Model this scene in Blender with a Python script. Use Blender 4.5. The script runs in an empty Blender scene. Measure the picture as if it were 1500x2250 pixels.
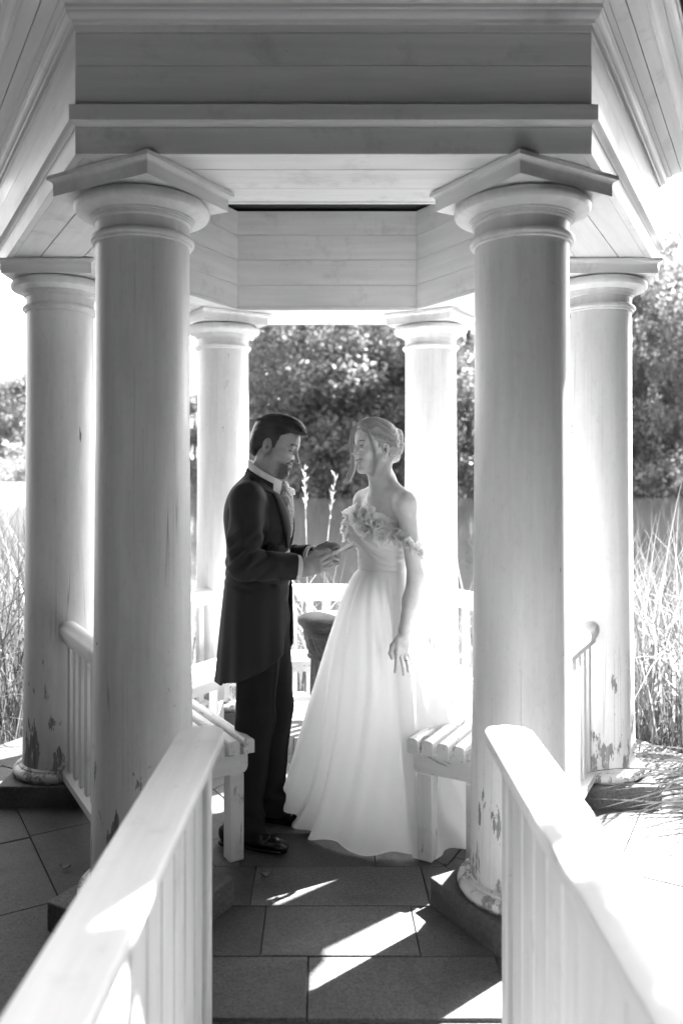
import bpy, bmesh, math, random
import numpy as np
from mathutils import Vector, Matrix

# ------------------------------------------------------------------ scene, camera, light
scene = bpy.context.scene
C = scene.collection
R = 1.3                     # column ring radius of the hexagonal pavilion (metres)
EYE = 1.165 * R             # camera height over the pavilion floor
T30 = math.tan(math.radians(30))

cam_data = bpy.data.cameras.new('camera')
cam = bpy.data.objects.new('camera', cam_data)
C.objects.link(cam)
scene.camera = cam
CAM = Vector((-0.041, -2.972 * R, EYE))
cam.location = CAM
cam.rotation_euler = (math.radians(90), 0, 0)
cam_data.sensor_fit = 'HORIZONTAL'
cam_data.sensor_width = 24.0
cam_data.lens = 28.0
cam_data.shift_x = 0.031
cam_data.shift_y = -0.0513
cam_data.clip_start = 0.02
cam_data.clip_end = 3000
cam_data.dof.use_dof = True
cam_data.dof.focus_distance = 3.35
cam_data.dof.aperture_fstop = 1.9

SUN_EL, SUN_AZ = math.radians(50), math.radians(40)      # azimuth from +X towards +Y
sdir = Vector((math.cos(SUN_EL) * math.cos(SUN_AZ), math.cos(SUN_EL) * math.sin(SUN_AZ), math.sin(SUN_EL)))
world = bpy.data.worlds.new('World')
scene.world = world
world.use_nodes = True
wn, wl = world.node_tree.nodes, world.node_tree.links
wn.clear()
w_out = wn.new('ShaderNodeOutputWorld')
w_bg = wn.new('ShaderNodeBackground')
w_sky = wn.new('ShaderNodeTexSky')
w_bw = wn.new('ShaderNodeRGBToBW')
w_sky.sky_type = 'NISHITA'
w_sky.sun_disc = False
w_sky.sun_elevation = SUN_EL
w_sky.sun_rotation = math.radians(90) - SUN_AZ
w_sky.air_density = 1.2
w_sky.dust_density = 2.0
wl.new(w_sky.outputs[0], w_bw.inputs[0])
wl.new(w_bw.outputs[0], w_bg.inputs[0])
wl.new(w_bg.outputs[0], w_out.inputs[0])
w_bg.inputs[1].default_value = 0.10

sun_data = bpy.data.lights.new('sun', 'SUN')
sun_data.energy = 4.6
sun_data.angle = math.radians(0.53)
sun_data.color = (1, 1, 1)
sun = bpy.data.objects.new('sun', sun_data)
C.objects.link(sun)
sun.rotation_euler = (-sdir).to_track_quat('-Z', 'Y').to_euler()
sun.location = sdir * 20

vs = scene.view_settings
vs.view_transform = 'Standard'
vs.look = 'None'
vs.exposure = 3.72
vs.gamma = 1.0
vs.use_curve_mapping = False
scene.render.engine = 'CYCLES'
scene.cycles.use_denoising = True
scene.cycles.max_bounces = 10
scene.cycles.diffuse_bounces = 8
scene.cycles.transparent_max_bounces = 6
scene.cycles.caustics_reflective = False
scene.cycles.caustics_refractive = False
scene.cycles.sample_clamp_indirect = 6.0

# ------------------------------------------------------------------ materials
class NT:
    def __init__(s, name):
        s.m = bpy.data.materials.new(name)
        s.m.use_nodes = True
        s.t = s.m.node_tree
        s.t.nodes.clear()
        s.out = s.t.nodes.new('ShaderNodeOutputMaterial')
        s.bsdf = s.t.nodes.new('ShaderNodeBsdfPrincipled')
        s.link(s.bsdf.outputs[0], s.out.inputs[0])
    def n(s, kind, **kw):
        nd = s.t.nodes.new('ShaderNode' + kind)
        for k, v in kw.items():
            setattr(nd, k, v)
        return nd
    def link(s, a, b):
        s.t.links.new(a, b)
    def put(s, sock, v):
        if hasattr(v, 'is_output') or isinstance(v, bpy.types.NodeSocket):
            s.link(v, sock)
        else:
            sock.default_value = v
    def coords(s, scale=(1, 1, 1), random_shift=True):
        tc = s.n('TexCoord')
        mp = s.n('Mapping')
        mp.inputs['Scale'].default_value = scale
        s.link(tc.outputs['Object'], mp.inputs['Vector'])
        if random_shift:
            oi = s.n('ObjectInfo')
            ml = s.math('MULTIPLY', oi.outputs['Random'], 37.0)
            s.link(ml, mp.inputs['Location'])
        return mp.outputs[0]
    def noise(s, vec, scale, detail=4, rough=.55, dist=0.0):
        nd = s.n('TexNoise')
        s.link(vec, nd.inputs['Vector'])
        nd.inputs['Scale'].default_value = scale
        nd.inputs['Detail'].default_value = detail
        nd.inputs['Roughness'].default_value = rough
        nd.inputs['Distortion'].default_value = dist
        return nd.outputs['Fac']
    def math(s, op, a, b=0.0, c=None):
        nd = s.n('Math', operation=op)
        s.put(nd.inputs[0], a)
        s.put(nd.inputs[1], b)
        if c is not None:
            s.put(nd.inputs[2], c)
        return nd.outputs[0]
    def ramp(s, v, x0, x1, y0, y1):
        nd = s.n('MapRange')
        s.put(nd.inputs[0], v)
        for i, q in enumerate((x0, x1, y0, y1)):
            s.put(nd.inputs[i + 1], q)
        return nd.outputs[0]
    def mix(s, f, a, b):
        nd = s.n('Mix', data_type='FLOAT')
        s.put(nd.inputs[0], f)
        s.put(nd.inputs[2], a)
        s.put(nd.inputs[3], b)
        return nd.outputs[0]
    def base(s, v):
        s.put(s.bsdf.inputs['Base Color'], v) if not isinstance(v, (int, float)) else \
            setattr(s.bsdf.inputs['Base Color'], 'default_value', (v, v, v, 1))
    def rough(s, v):
        s.put(s.bsdf.inputs['Roughness'], v)
    def bump(s, h, strength=.3, dist=.01):
        nd = s.n('Bump')
        nd.inputs['Strength'].default_value = strength
        nd.inputs['Distance'].default_value = dist
        s.link(h, nd.inputs['Height'])
        s.link(nd.outputs[0], s.bsdf.inputs['Normal'])
        return nd
    def translucent(s, col, fac):
        tr = s.n('BsdfTranslucent')
        if isinstance(col, (int, float)):
            tr.inputs[0].default_value = (col, col, col, 1)
        else:
            s.link(col, tr.inputs[0])
        mx = s.n('MixShader')
        s.put(mx.inputs[0], fac)
        s.link(s.bsdf.outputs[0], mx.inputs[1])
        s.link(tr.outputs[0], mx.inputs[2])
        s.link(mx.outputs[0], s.out.inputs[0])
        return mx

def m_paint(name, grain_axis=0, base=.84, dirt=1.0, worn=0.0):
    n = NT(name)
    v = n.coords()
    big = n.noise(v, 2.2, 5, .6)
    sc = [90, 90, 90]
    sc[grain_axis] = 3.0
    gv = n.coords(tuple(sc))
    grain = n.noise(gv, 1.0, 3, .6)
    scs = [22, 22, 22]
    scs[grain_axis] = 1.6
    streak = n.noise(n.coords(tuple(scs)), 1.0, 4, .65)
    speck = n.ramp(n.noise(v, 17, 9, .78, .6), .665, .70, 0, 1)
    patch = n.ramp(n.noise(v, 5.0, 6, .7), .56, .72, 0, 1)
    c = n.ramp(big, .3, .7, base * .93, base)
    c = n.math('MULTIPLY', c, n.ramp(streak, .3, .75, 1.0, 1 - .17 * dirt))
    c = n.math('MULTIPLY', c, n.ramp(patch, 0, 1, 1.0, 1 - .22 * dirt))
    scr = n.ramp(n.noise(n.coords((5, 5, 5)), 1.0, 10, .85, 1.2), .64, .70, 0, 1)
    c = n.mix(n.math('MULTIPLY', scr, .35 * dirt), c, .28)
    c = n.mix(n.math('MULTIPLY', speck, .6 * dirt), c, .16)
    if worn:
        sw = [26, 26, 26]
        sw[grain_axis] = 7
        wm = n.ramp(n.noise(n.coords(tuple(sw)), 1.0, 7, .68, .4), .66 - .07 * worn, .675 - .07 * worn, 0, 1)
        c = n.mix(n.math('MULTIPLY', wm, .85), c, n.ramp(grain, .3, .7, .20, .42))
    n.base(c)
    n.rough(n.ramp(big, .3, .7, .38, .55))
    n.bump(n.math('ADD', grain, n.math('MULTIPLY', streak, .5)), .16, .004)
    return n.m

def m_column():
    n = NT('column_paint')
    v = n.coords()
    tc = n.n('TexCoord')
    sx = n.n('SeparateXYZ')
    n.link(tc.outputs['Object'], sx.inputs[0])
    z = sx.outputs[2]
    big = n.noise(v, 1.8, 5, .6)
    brush = n.noise(n.coords((60, 60, 2.0)), 1.0, 3, .6)
    grime = n.noise(n.coords((7, 7, 1.2)), 1.0, 5, .65)
    speck = n.ramp(n.noise(n.coords((11, 11, 7)), 1.0, 9, .80, .8), .655, .69, 0, 1)
    crack = n.noise(n.coords((13, 13, .12)), 1.0, 2, .5)
    crack = n.math('ABSOLUTE', n.math('SUBTRACT', crack, .5))
    crackm = n.math('MULTIPLY', n.ramp(crack, 0.0, .006, 1, 0), n.ramp(n.noise(v, 1.4, 2), .48, .56, 0, 1))
    # flaking near the foot, with a few isolated patches higher up
    bias = n.ramp(z, .14, .80, .150, -.035)
    pn = n.math('ADD', n.noise(n.coords((16, 16, 3.6)), 1.0, 6, .66), bias)
    peel = n.ramp(pn, .655, .668, 0, 1)
    chip = n.ramp(n.noise(n.coords((9, 9, 3.4)), 1.0, 7, .68), .695, .706, 0, 1)
    peel = n.math('MAXIMUM', peel, chip)
    wood = n.ramp(n.noise(n.coords((120, 120, 4)), 1.0, 3), .3, .7, .16, .36)
    c = n.ramp(big, .3, .7, .80, .86)
    c = n.math('MULTIPLY', c, n.ramp(grime, .42, .75, 1.0, .80))
    c = n.math('MULTIPLY', c, n.ramp(brush, .3, .7, .97, 1.03))
    fine = n.noise(n.coords((48, 48, 30)), 1.0, 6, .8)
    c = n.math('MULTIPLY', c, n.ramp(fine, .54, .74, 1.0, .86))
    c = n.mix(n.math('MULTIPLY', speck, .75), c, .15)
    c = n.mix(n.math('MULTIPLY', crackm, .55), c, .12)
    low = n.math('MULTIPLY', n.ramp(z, .12, .42, .45, 0), n.ramp(grime, .35, .6, .3, 1))
    c = n.mix(low, c, .30)
    c = n.mix(peel, c, wood)
    n.base(c)
    n.rough(n.mix(peel, .42, .85))
    h = n.math('SUBTRACT', n.math('MULTIPLY', brush, .25), n.math('ADD', n.math('MULTIPLY', peel, 1.0), crackm))
    n.bump(h, .35, .004)
    return n.m

def m_granite(name, lo, hi, rough=.7):
    n = NT(name)
    v = n.coords()
    a = n.noise(v, 210, 2, .7)
    b = n.noise(v, 5, 4, .6)
    e = n.noise(v, 90, 3, .7)
    oi = n.n('ObjectInfo')
    c = n.ramp(n.math('ADD', n.math('MULTIPLY', a, .6), n.math('MULTIPLY', e, .4)), .36, .64, lo, hi)
    c = n.math('MULTIPLY', c, n.ramp(b, .3, .7, .85, 1.12))
    c = n.math('MULTIPLY', c, n.ramp(oi.outputs['Random'], 0, 1, .74, 1.25))
    st = n.ramp(n.noise(v, 2.6, 6, .7, .5), .50, .66, 1.0, .62)
    c = n.math('MULTIPLY', c, st)
    n.base(c)
    n.rough(n.ramp(a, .3, .7, rough - .12, rough + .1))
    n.bump(n.math('ADD', a, e), .25, .003)
    return n.m

def m_plain(name, base, rough=.6, nscale=30, var=.12, bump=.0, spec=.5):
    n = NT(name)
    v = n.coords()
    f = n.noise(v, nscale, 4, .6)
    n.base(n.ramp(f, .3, .7, base * (1 - var), base * (1 + var)))
    n.rough(rough)
    n.bsdf.inputs['Specular IOR Level'].default_value = spec
    if bump:
        n.bump(f, bump, .004)
    return n.m

M = {}
M['paint'] = m_paint('white_paint')
M['paint_y'] = m_paint('white_paint_lengthwise', 1)
M['paint_z'] = m_paint('white_paint_upright', 2)
M['column'] = m_column()
M['bench'] = m_paint('bench_paint', 0, .78, 1.0, 1.0)
M['bench_y'] = m_paint('bench_paint_cross', 1, .78, 1.0, .8)
M['bench_z'] = m_paint('bench_paint_upright', 2, .78, 1.0, .5)
M['slab'] = m_granite('granite_paving', .028, .125)
M['granite'] = m_granite('granite_plinth', .04, .16)
M['stone'] = m_granite('carved_stone', .11, .26, .85)
M['dark'] = m_plain('ceiling_shade', .03, .9)  # near-black colour stands for ceiling shade; also backs the board joints
M['roof'] = m_plain('roof_lead', .18, .6)
M['joint'] = m_plain('joint_sand', .09, .95, 80, .4)

# ------------------------------------------------------------------ helpers
def tag(o, label=None, cat=None, group=None, kind=None):
    if label: o['label'] = label
    if cat: o['category'] = cat
    if group: o['group'] = group
    if kind: o['kind'] = kind
    return o

def link_mesh(name, me, mat, parent=None, smooth=False):
    if mat is not None and not me.materials:
        me.materials.append(mat)
    if smooth and len(me.polygons):
        me.polygons.foreach_set('use_smooth', np.ones(len(me.polygons), dtype=bool))
    o = bpy.data.objects.new(name, me)
    C.objects.link(o)
    if parent is not None:
        o.parent = parent
    return o

def mesh_from(name, verts, faces):
    me = bpy.data.meshes.new(name)
    me.from_pydata([tuple(v) for v in verts], [], [tuple(f) for f in faces])
    me.update()
    return me

def fix_normals(me):
    bm = bmesh.new()
    bm.from_mesh(me)
    bmesh.ops.recalc_face_normals(bm, faces=bm.faces)
    bm.to_mesh(me)
    bm.free()
    return me

def empty(name, loc=(0, 0, 0), rz=0.0):
    o = bpy.data.objects.new(name, None)
    C.objects.link(o)
    o.location = loc
    o.rotation_euler = (0, 0, rz)
    o.empty_display_size = .1
    return o

def box_verts(x0, x1, y0, y1, z0, z1):
    return [(x0, y0, z0), (x1, y0, z0), (x1, y1, z0), (x0, y1, z0), (x0, y0, z1), (x1, y0, z1), (x1, y1, z1), (x0, y1, z1)]
BOXF = [(0, 3, 2, 1), (4, 5, 6, 7), (0, 1, 5, 4), (1, 2, 6, 5), (2, 3, 7, 6), (3, 0, 4, 7)]

def box_mesh(name, x0, x1, y0, y1, z0, z1, bevel=.003, seg=1):
    me = mesh_from(name, box_verts(x0, x1, y0, y1, z0, z1), BOXF)
    if bevel:
        bm = bmesh.new()
        bm.from_mesh(me)
        bmesh.ops.bevel(bm, geom=bm.edges[:], offset=bevel, segments=seg, affect='EDGES', profile=.5)
        bm.to_mesh(me)
        bm.free()
    return me

def prism(name, prof, t0, t1, axis='x', m0=0.0, m1=0.0):
    """profile [(a,z)] extruded from t0 to t1; a = -y; ends slanted by m0/m1 times a"""
    n = len(prof)
    vs_ = []
    for t, m in ((t0, m0), (t1, m1)):
        for a, z in prof:
            vs_.append((t + m * a, -a, z))
    fs = [(i, (i + 1) % n, n + (i + 1) % n, n + i) for i in range(n)]
    fs += [tuple(range(n - 1, -1, -1)), tuple(range(n, 2 * n))]
    me = mesh_from(name, vs_, fs)
    return fix_normals(me)

def hex_prism(name, prof):
    """one side of a mitred hexagonal moulding; profile [(apothem, z)], side facing -Y"""
    return prism(name, prof, .0008, -.0008, 'x', -T30, T30)

def lathe_mesh(name, prof, seg=64, cap=True, rfun=None):
    vs_, fs = [], []
    for r, z in prof:
        for i in range(seg):
            a = 2 * math.pi * i / seg
            rr = rfun(r, z, a) if rfun else r
            vs_.append((rr * math.cos(a), rr * math.sin(a), z))
    for j in range(len(prof) - 1):
        for i in range(seg):
            i2 = (i + 1) % seg
            fs.append((j * seg + i, j * seg + i2, (j + 1) * seg + i2, (j + 1) * seg + i))
    if cap:
        fs.append(tuple(range(seg - 1, -1, -1)))
        fs.append(tuple(range((len(prof) - 1) * seg, len(prof) * seg)))
    return mesh_from(name, vs_, fs)

def smooth_by_angle(me, deg=35):
    bm = bmesh.new()
    bm.from_mesh(me)
    for e in bm.edges:
        e.smooth = not (len(e.link_faces) == 2 and e.calc_face_angle(0) > math.radians(deg))
    for f in bm.faces:
        f.smooth = True
    bm.to_mesh(me)
    bm.free()
    return me

# ------------------------------------------------------------------ ground, water, floor
def gh(x, y):
    """terrain height"""
    d = math.hypot(x, y)
    apo = max(abs(x) * .866 + abs(y) * .5, abs(y))
    inner = -.10
    if y < -1.2 and abs(x) < 60:
        land = 1.0
    else:
        land = 0.0
    t = min(max((apo - 1.95) / 1.3, 0), 1)
    s = t * t * (3 - 2 * t)
    near = inner * (1 - s) + (-.95) * s
    front = inner
    k = min(max((-y - .6) / 2.2, 0), 1)
    k = k * k * (3 - 2 * k)
    h = near * (1 - k) + front * k
    # far bank
    shore = 80 + 4 * math.sin(x * .05) - max(0, -x - 14) * .62
    f = min(max((d - shore) / 7.0, 0), 1)
    if y > -20 or d > 60:
        f = f * f * (3 - 2 * f)
        h = h * (1 - f) + f * (.35 + min(d - shore, 160) * .006)
    return h

def build_ground():
    radii = [0, .6, 1.2, 1.6, 1.9, 2.1, 2.3, 2.5, 2.75, 3.0, 3.3, 3.8, 5, 8, 14, 22, 30, 38, 46, 52, 58, 64, 70, 74, 76, 78, 80, 82, 84, 86, 88, 91, 95, 102, 115, 140, 190, 280, 500, 1200, 2500]
    seg = 120
    vs_, fs = [(0, 0, gh(0, 0))], []
    for r in radii[1:]:
        for i in range(seg):
            a = 2 * math.pi * i / seg
            x, y = r * math.cos(a), r * math.sin(a)
            vs_.append((x, y, gh(x, y)))
    for i in range(seg):
        fs.append((0, 1 + i, 1 + (i + 1) % seg))
    for j in range(len(radii) - 2):
        for i in range(seg):
            i2 = (i + 1) % seg
            a, b = 1 + j * seg, 1 + (j + 1) * seg
            fs.append((a + i, b + i, b + i2, a + i2))
    n = NT('ground_soil')
    v = n.coords(random_shift=False)
    f1 = n.noise(v, .35, 5, .6)
    f2 = n.noise(v, 9, 4, .6)
    f3 = n.noise(v, 70, 3, .6)
    c = n.ramp(n.math('ADD', n.math('MULTIPLY', f1, .5), n.math('MULTIPLY', f2, .5)), .35, .65, .05, .13)
    c = n.math('MULTIPLY', c, n.ramp(f3, .3, .7, .7, 1.2))
    n.base(c)
    n.rough(.95)
    n.bump(n.math('ADD', f2, f3), .5, .03)
    o = link_mesh('ground', mesh_from('ground', vs_, fs), n.m, None, True)
    tag(o, kind='structure')

    n = NT('pond_water')
    v = n.coords((1, .35, 1), False)
    w1 = n.noise(v, 3.0, 3, .55)
    w2 = n.noise(v, .35, 3, .5)
    n.base(.025)
    n.rough(.06)
    n.bsdf.inputs['IOR'].default_value = 1.33
    n.bump(n.math('ADD', w1, n.math('MULTIPLY', w2, 2.0)), .16, .05)
    seg = 96
    vs_ = [(0, 0, -.45)] + [(130 * math.cos(2 * math.pi * i / seg), 130 * math.sin(2 * math.pi * i / seg), -.45) for i in range(seg)]
    fs = [(0, 1 + i, 1 + (i + 1) % seg) for i in range(seg)]
    o = link_mesh('water', mesh_from('water', vs_, fs), n.m)
    tag(o, kind='structure')

def clip_convex(poly, line):
    """clip 2-D polygon to the side a*x+b*y<=c"""
    a, b, c = line
    out = []
    for i in range(len(poly)):
        p, q = poly[i], poly[(i + 1) % len(poly)]
        dp, dq = a * p[0] + b * p[1] - c, a * q[0] + b * q[1] - c
        if dp <= 0:
            out.append(p)
        if (dp < 0) != (dq < 0):
            t = dp / (dp - dq)
            out.append((p[0] + t * (q[0] - p[0]), p[1] + t * (q[1] - p[1])))
    return out

def slab_mesh(poly, z0, z1, bev=.004):
    n = len(poly)
    cx, cy = sum(p[0] for p in poly) / n, sum(p[1] for p in poly) / n
    vs_ = [(x, y, z0) for x, y in poly] + [(x, y, z1 - bev) for x, y in poly]
    for x, y in poly:
        d = math.hypot(x - cx, y - cy)
        k = max(0, 1 - bev / max(d, .01))
        vs_.append((cx + (x - cx) * k, cy + (y - cy) * k, z1))
    fs = []
    for i in range(n):
        j = (i + 1) % n
        fs.append((i, j, n + j, n + i))
        fs.append((n + i, n + j, 2 * n + j, 2 * n + i))
    fs.append(tuple(range(2 * n, 3 * n)))
    return mesh_from('paving_slab', vs_, fs)

def build_floor():
    rnd = random.Random(4)
    bed = [(2.75 * math.cos(math.radians(60 * i)), 2.75 * math.sin(math.radians(60 * i))) for i in range(6)]
    # bed of sand below the slabs: six-sided, wide enough for the outermost course
    rings = [0.0, .15, .372, .593, .812, 1.038, 1.26, 1.48, 1.70, 1.92, 2.14]
    amax = [2.14, 1.70, 1.48, 1.26, 1.48, 1.70]      # front, then anticlockwise: outermost apothem paved per side
    vs_, fs = [], []
    for k in range(6):
        ang = math.radians(-90 + 60 * k)
        a = amax[k] * R + .02
        t = a * T30
        c, s = math.cos(ang), math.sin(ang)
        b0 = len(vs_)
        vs_ += [(0, 0, -.012), (c * a + s * t, s * a - c * t, -.012), (c * a - s * t, s * a + c * t, -.012)]
        fs.append((b0, b0 + 1, b0 + 2))
    floor = link_mesh('floor', mesh_from('floor', vs_, fs), M['joint'])
    floor.location.z = 0
    tag(floor, kind='structure')
    gap = .0017
    for k in range(6):
        ang = math.radians(-90 + 60 * k)
        c, s = math.cos(ang), math.sin(ang)
        for j in range(len(rings) - 1):
            a0, a1 = rings[j] * R, rings[j + 1] * R
            if rings[j + 1] > amax[k] + 1e-6:
                break
            tm = a1 * T30
            L = .60
            off = (.31 if j % 2 else .03) + rnd.uniform(-.05, .05)
            t = -tm - L + off
            cuts = []
            while t < tm + L:
                cuts.append(t)
                t += L + rnd.uniform(-.10, .06)
            for q in range(len(cuts) - 1):
                p = [(cuts[q] + gap, a0 + gap), (cuts[q + 1] - gap, a0 + gap), (cuts[q + 1] - gap, a1 - gap), (cuts[q] + gap, a1 - gap)]
                # local (t, a): keep |t| <= a*tan30
                p = clip_convex(p, (1, -T30, -gap))
                if len(p) >= 3:
                    p = clip_convex(p, (-1, -T30, -gap))
                if len(p) < 3:
                    continue
                area = abs(sum(p[i][0] * p[(i + 1) % len(p)][1] - p[(i + 1) % len(p)][0] * p[i][1] for i in range(len(p)))) / 2
                if area < .002:
                    continue
                # t axis = anticlockwise along the side
                pw = [(c * a - s * t_, s * a + c * t_) for t_, a in p]
                sgn = sum(pw[i][0] * pw[(i + 1) % len(pw)][1] - pw[(i + 1) % len(pw)][0] * pw[i][1] for i in range(len(pw)))
                if sgn < 0:
                    pw = pw[::-1]
                cx, cy = sum(x for x, y in pw) / len(pw), sum(y for x, y in pw) / len(pw)
                loc = [(x - cx, y - cy) for x, y in pw]
                low = -.09 if (k == 0 and rings[j] > 1.25) else 0.0
                me = slab_mesh(loc, -.05 + low * .3, 0, .0025)
                o = link_mesh('paving_slab', me, M['slab'], floor)
                o.location = (cx, cy, low + rnd.uniform(-.0016, .0016))
                o.rotation_euler = (rnd.uniform(-.003, .003), rnd.uniform(-.003, .003), 0)
build_ground()
build_floor()
# ------------------------------------------------------------------ pavilion
def zz(v):                      # height relative to eye level, in R -> metres above the floor
    return (1.165 + v) * R

pav = empty('pavilion')
tag(pav, 'white hexagonal wooden garden pavilion with six columns and deep entablature', 'pavilion')

def side_copies(name, me, mat, parent=pav, sides=range(6), smooth=False):
    out = []
    for k in sides:
        o = link_mesh(name, me, mat, parent, smooth)
        o.rotation_euler = (0, 0, math.radians(60 * k))
        out.append(o)
    return out

def rect(a0, a1, z0, z1, ch=.0015):
    return [(a0 + ch, z0), (a1 - ch, z0), (a1, z0 + ch), (a1, z1 - ch), (a1 - ch, z1), (a0 + ch, z1), (a0, z1 - ch), (a0, z0 + ch)]

def build_entablature():
    g = .0014
    Z0, AO, AI = zz(.7725), 1.068 * R, .716 * R
    # dark core so that the joints between boards read as gaps
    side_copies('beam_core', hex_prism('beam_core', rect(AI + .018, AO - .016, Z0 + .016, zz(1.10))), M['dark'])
    side_copies('architrave_board', hex_prism('architrave_board', rect(AO - .026, AO, Z0, zz(.836))), M['paint'])
    cav = [(AO - .02, zz(.836) + g), (AO + .0005, zz(.836) + g)]
    for i in range(7):
        a = i / 6 * math.pi / 2
        cav.append((AO + .016 * (1 - math.cos(a)), zz(.837) + .013 * math.sin(a)))
    tz = cav[-1][1]
    cav += [(AO + .0225, tz + .001), (AO + .0225, zz(.8845)), (AO - .02, zz(.8845) + .002)]
    side_copies('taenia_moulding', hex_prism('taenia_moulding', cav), M['paint'])
    fz = [.8845, .9857, 1.064, 1.098]
    for i in range(3):
        z0, z1 = zz(fz[i]) + (g if i else .003), zz(fz[i + 1]) - g
        side_copies('frieze_board', hex_prism('frieze_board', rect(AO - .026, AO - .001 * (i == 1), z0, z1)), M['paint'])
    # bed moulding under the eave
    z0 = zz(1.082)
    bm_ = [(AO + .0012, z0), (AO + .010, z0), (AO + .012, z0 + .008)]
    for i in range(6):
        a = i / 5 * math.pi / 2
        bm_.append((AO + .012 + .020 * math.sin(a), z0 + .010 + .020 * (1 - math.cos(a))))
    bm_ += [(AO + .036, z0 + .034), (AO + .036, z0 + .046), (AO + .052, z0 + .050), (AO + .052, z0 + .062), (AO + .0012, z0 + .062)]
    side_copies('bed_moulding', hex_prism('bed_moulding', bm_), M['paint'])
    # eave soffit: boards rising a little outwards
    a0, a1 = AO + .03, 1.172 * R
    za, zb = z0 + .052, z0 + .052 + .33 * (a1 - a0)
    am, zm = a0 + .6 * (a1 - a0), za + .6 * (zb - za)
    for p, q, zp, zq in ((a0, am - g, za, zm - g * .33), (am + g, a1, zm + g * .33, zb)):
        side_copies('eave_board', hex_prism('eave_board', [(p, zp), (q, zq), (q, zq + .02), (p, zp + .02)]), M['paint'])
    # crown moulding
    cr = [(a1, zb - .004), (a1 + .008, zb - .004), (a1 + .010, zb + .006)]
    for i in range(6):
        a = i / 5 * math.pi / 2
        cr.append((a1 + .012 + .026 * (1 - math.cos(a)), zb + .008 + .030 * math.sin(a)))
    cr += [(a1 + .044, zb + .040), (a1 + .044, zb + .052)]
    for i in range(6):
        a = i / 5 * math.pi / 2
        cr.append((a1 + .046 + .03 * math.sin(a), zb + .054 + .03 * (1 - math.cos(a))))
    cr += [(a1 + .082, zb + .088), (a1 + .082, zb + .105), (a1, zb + .105)]
    side_copies('crown_moulding', hex_prism('crown_moulding', cr), M['paint'])
    ze, ae = zb + .106, a1 + .130
    # roof
    apex = ze + 1.15
    side_copies('roof_panel', hex_prism('roof_panel', [(0.002, apex), (ae, ze), (ae, ze + .018), (0.002, apex + .02)]), M['roof'])
    # soffit of the beam: three boards
    s = [AI, .834 * R, .965 * R, AO - .027]
    for i in range(3):
        side_copies('soffit_board', hex_prism('soffit_board', rect(s[i] + (g if i else 0), s[i + 1] - g, Z0 + .004 - .001 * (i % 2), Z0 + .022)), M['paint'])
    # inner lining: boards
    lz = [.7725, .890, 1.006, 1.122, 1.233]
    for i in range(4):
        side_copies('lining_board', hex_prism('lining_board', rect(AI - .0 , AI + .02, zz(lz[i]) + (.0235 if i == 0 else g), zz(lz[i + 1]) - g)), M['paint'])
    side_copies('lining_edge_board', hex_prism('lining_edge_board', rect(AI - .0015, AI - .0002 + .02, Z0 + .001, Z0 + .0225)), M['paint'])
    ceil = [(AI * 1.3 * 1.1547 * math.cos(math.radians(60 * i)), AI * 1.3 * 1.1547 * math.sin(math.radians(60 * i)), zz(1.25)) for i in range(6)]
    link_mesh('ceiling_panel', mesh_from('ceiling_panel', ceil, [(5, 4, 3, 2, 1, 0)]), M['dark'], pav)  # shaded ceiling, its darkness put into the material

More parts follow.
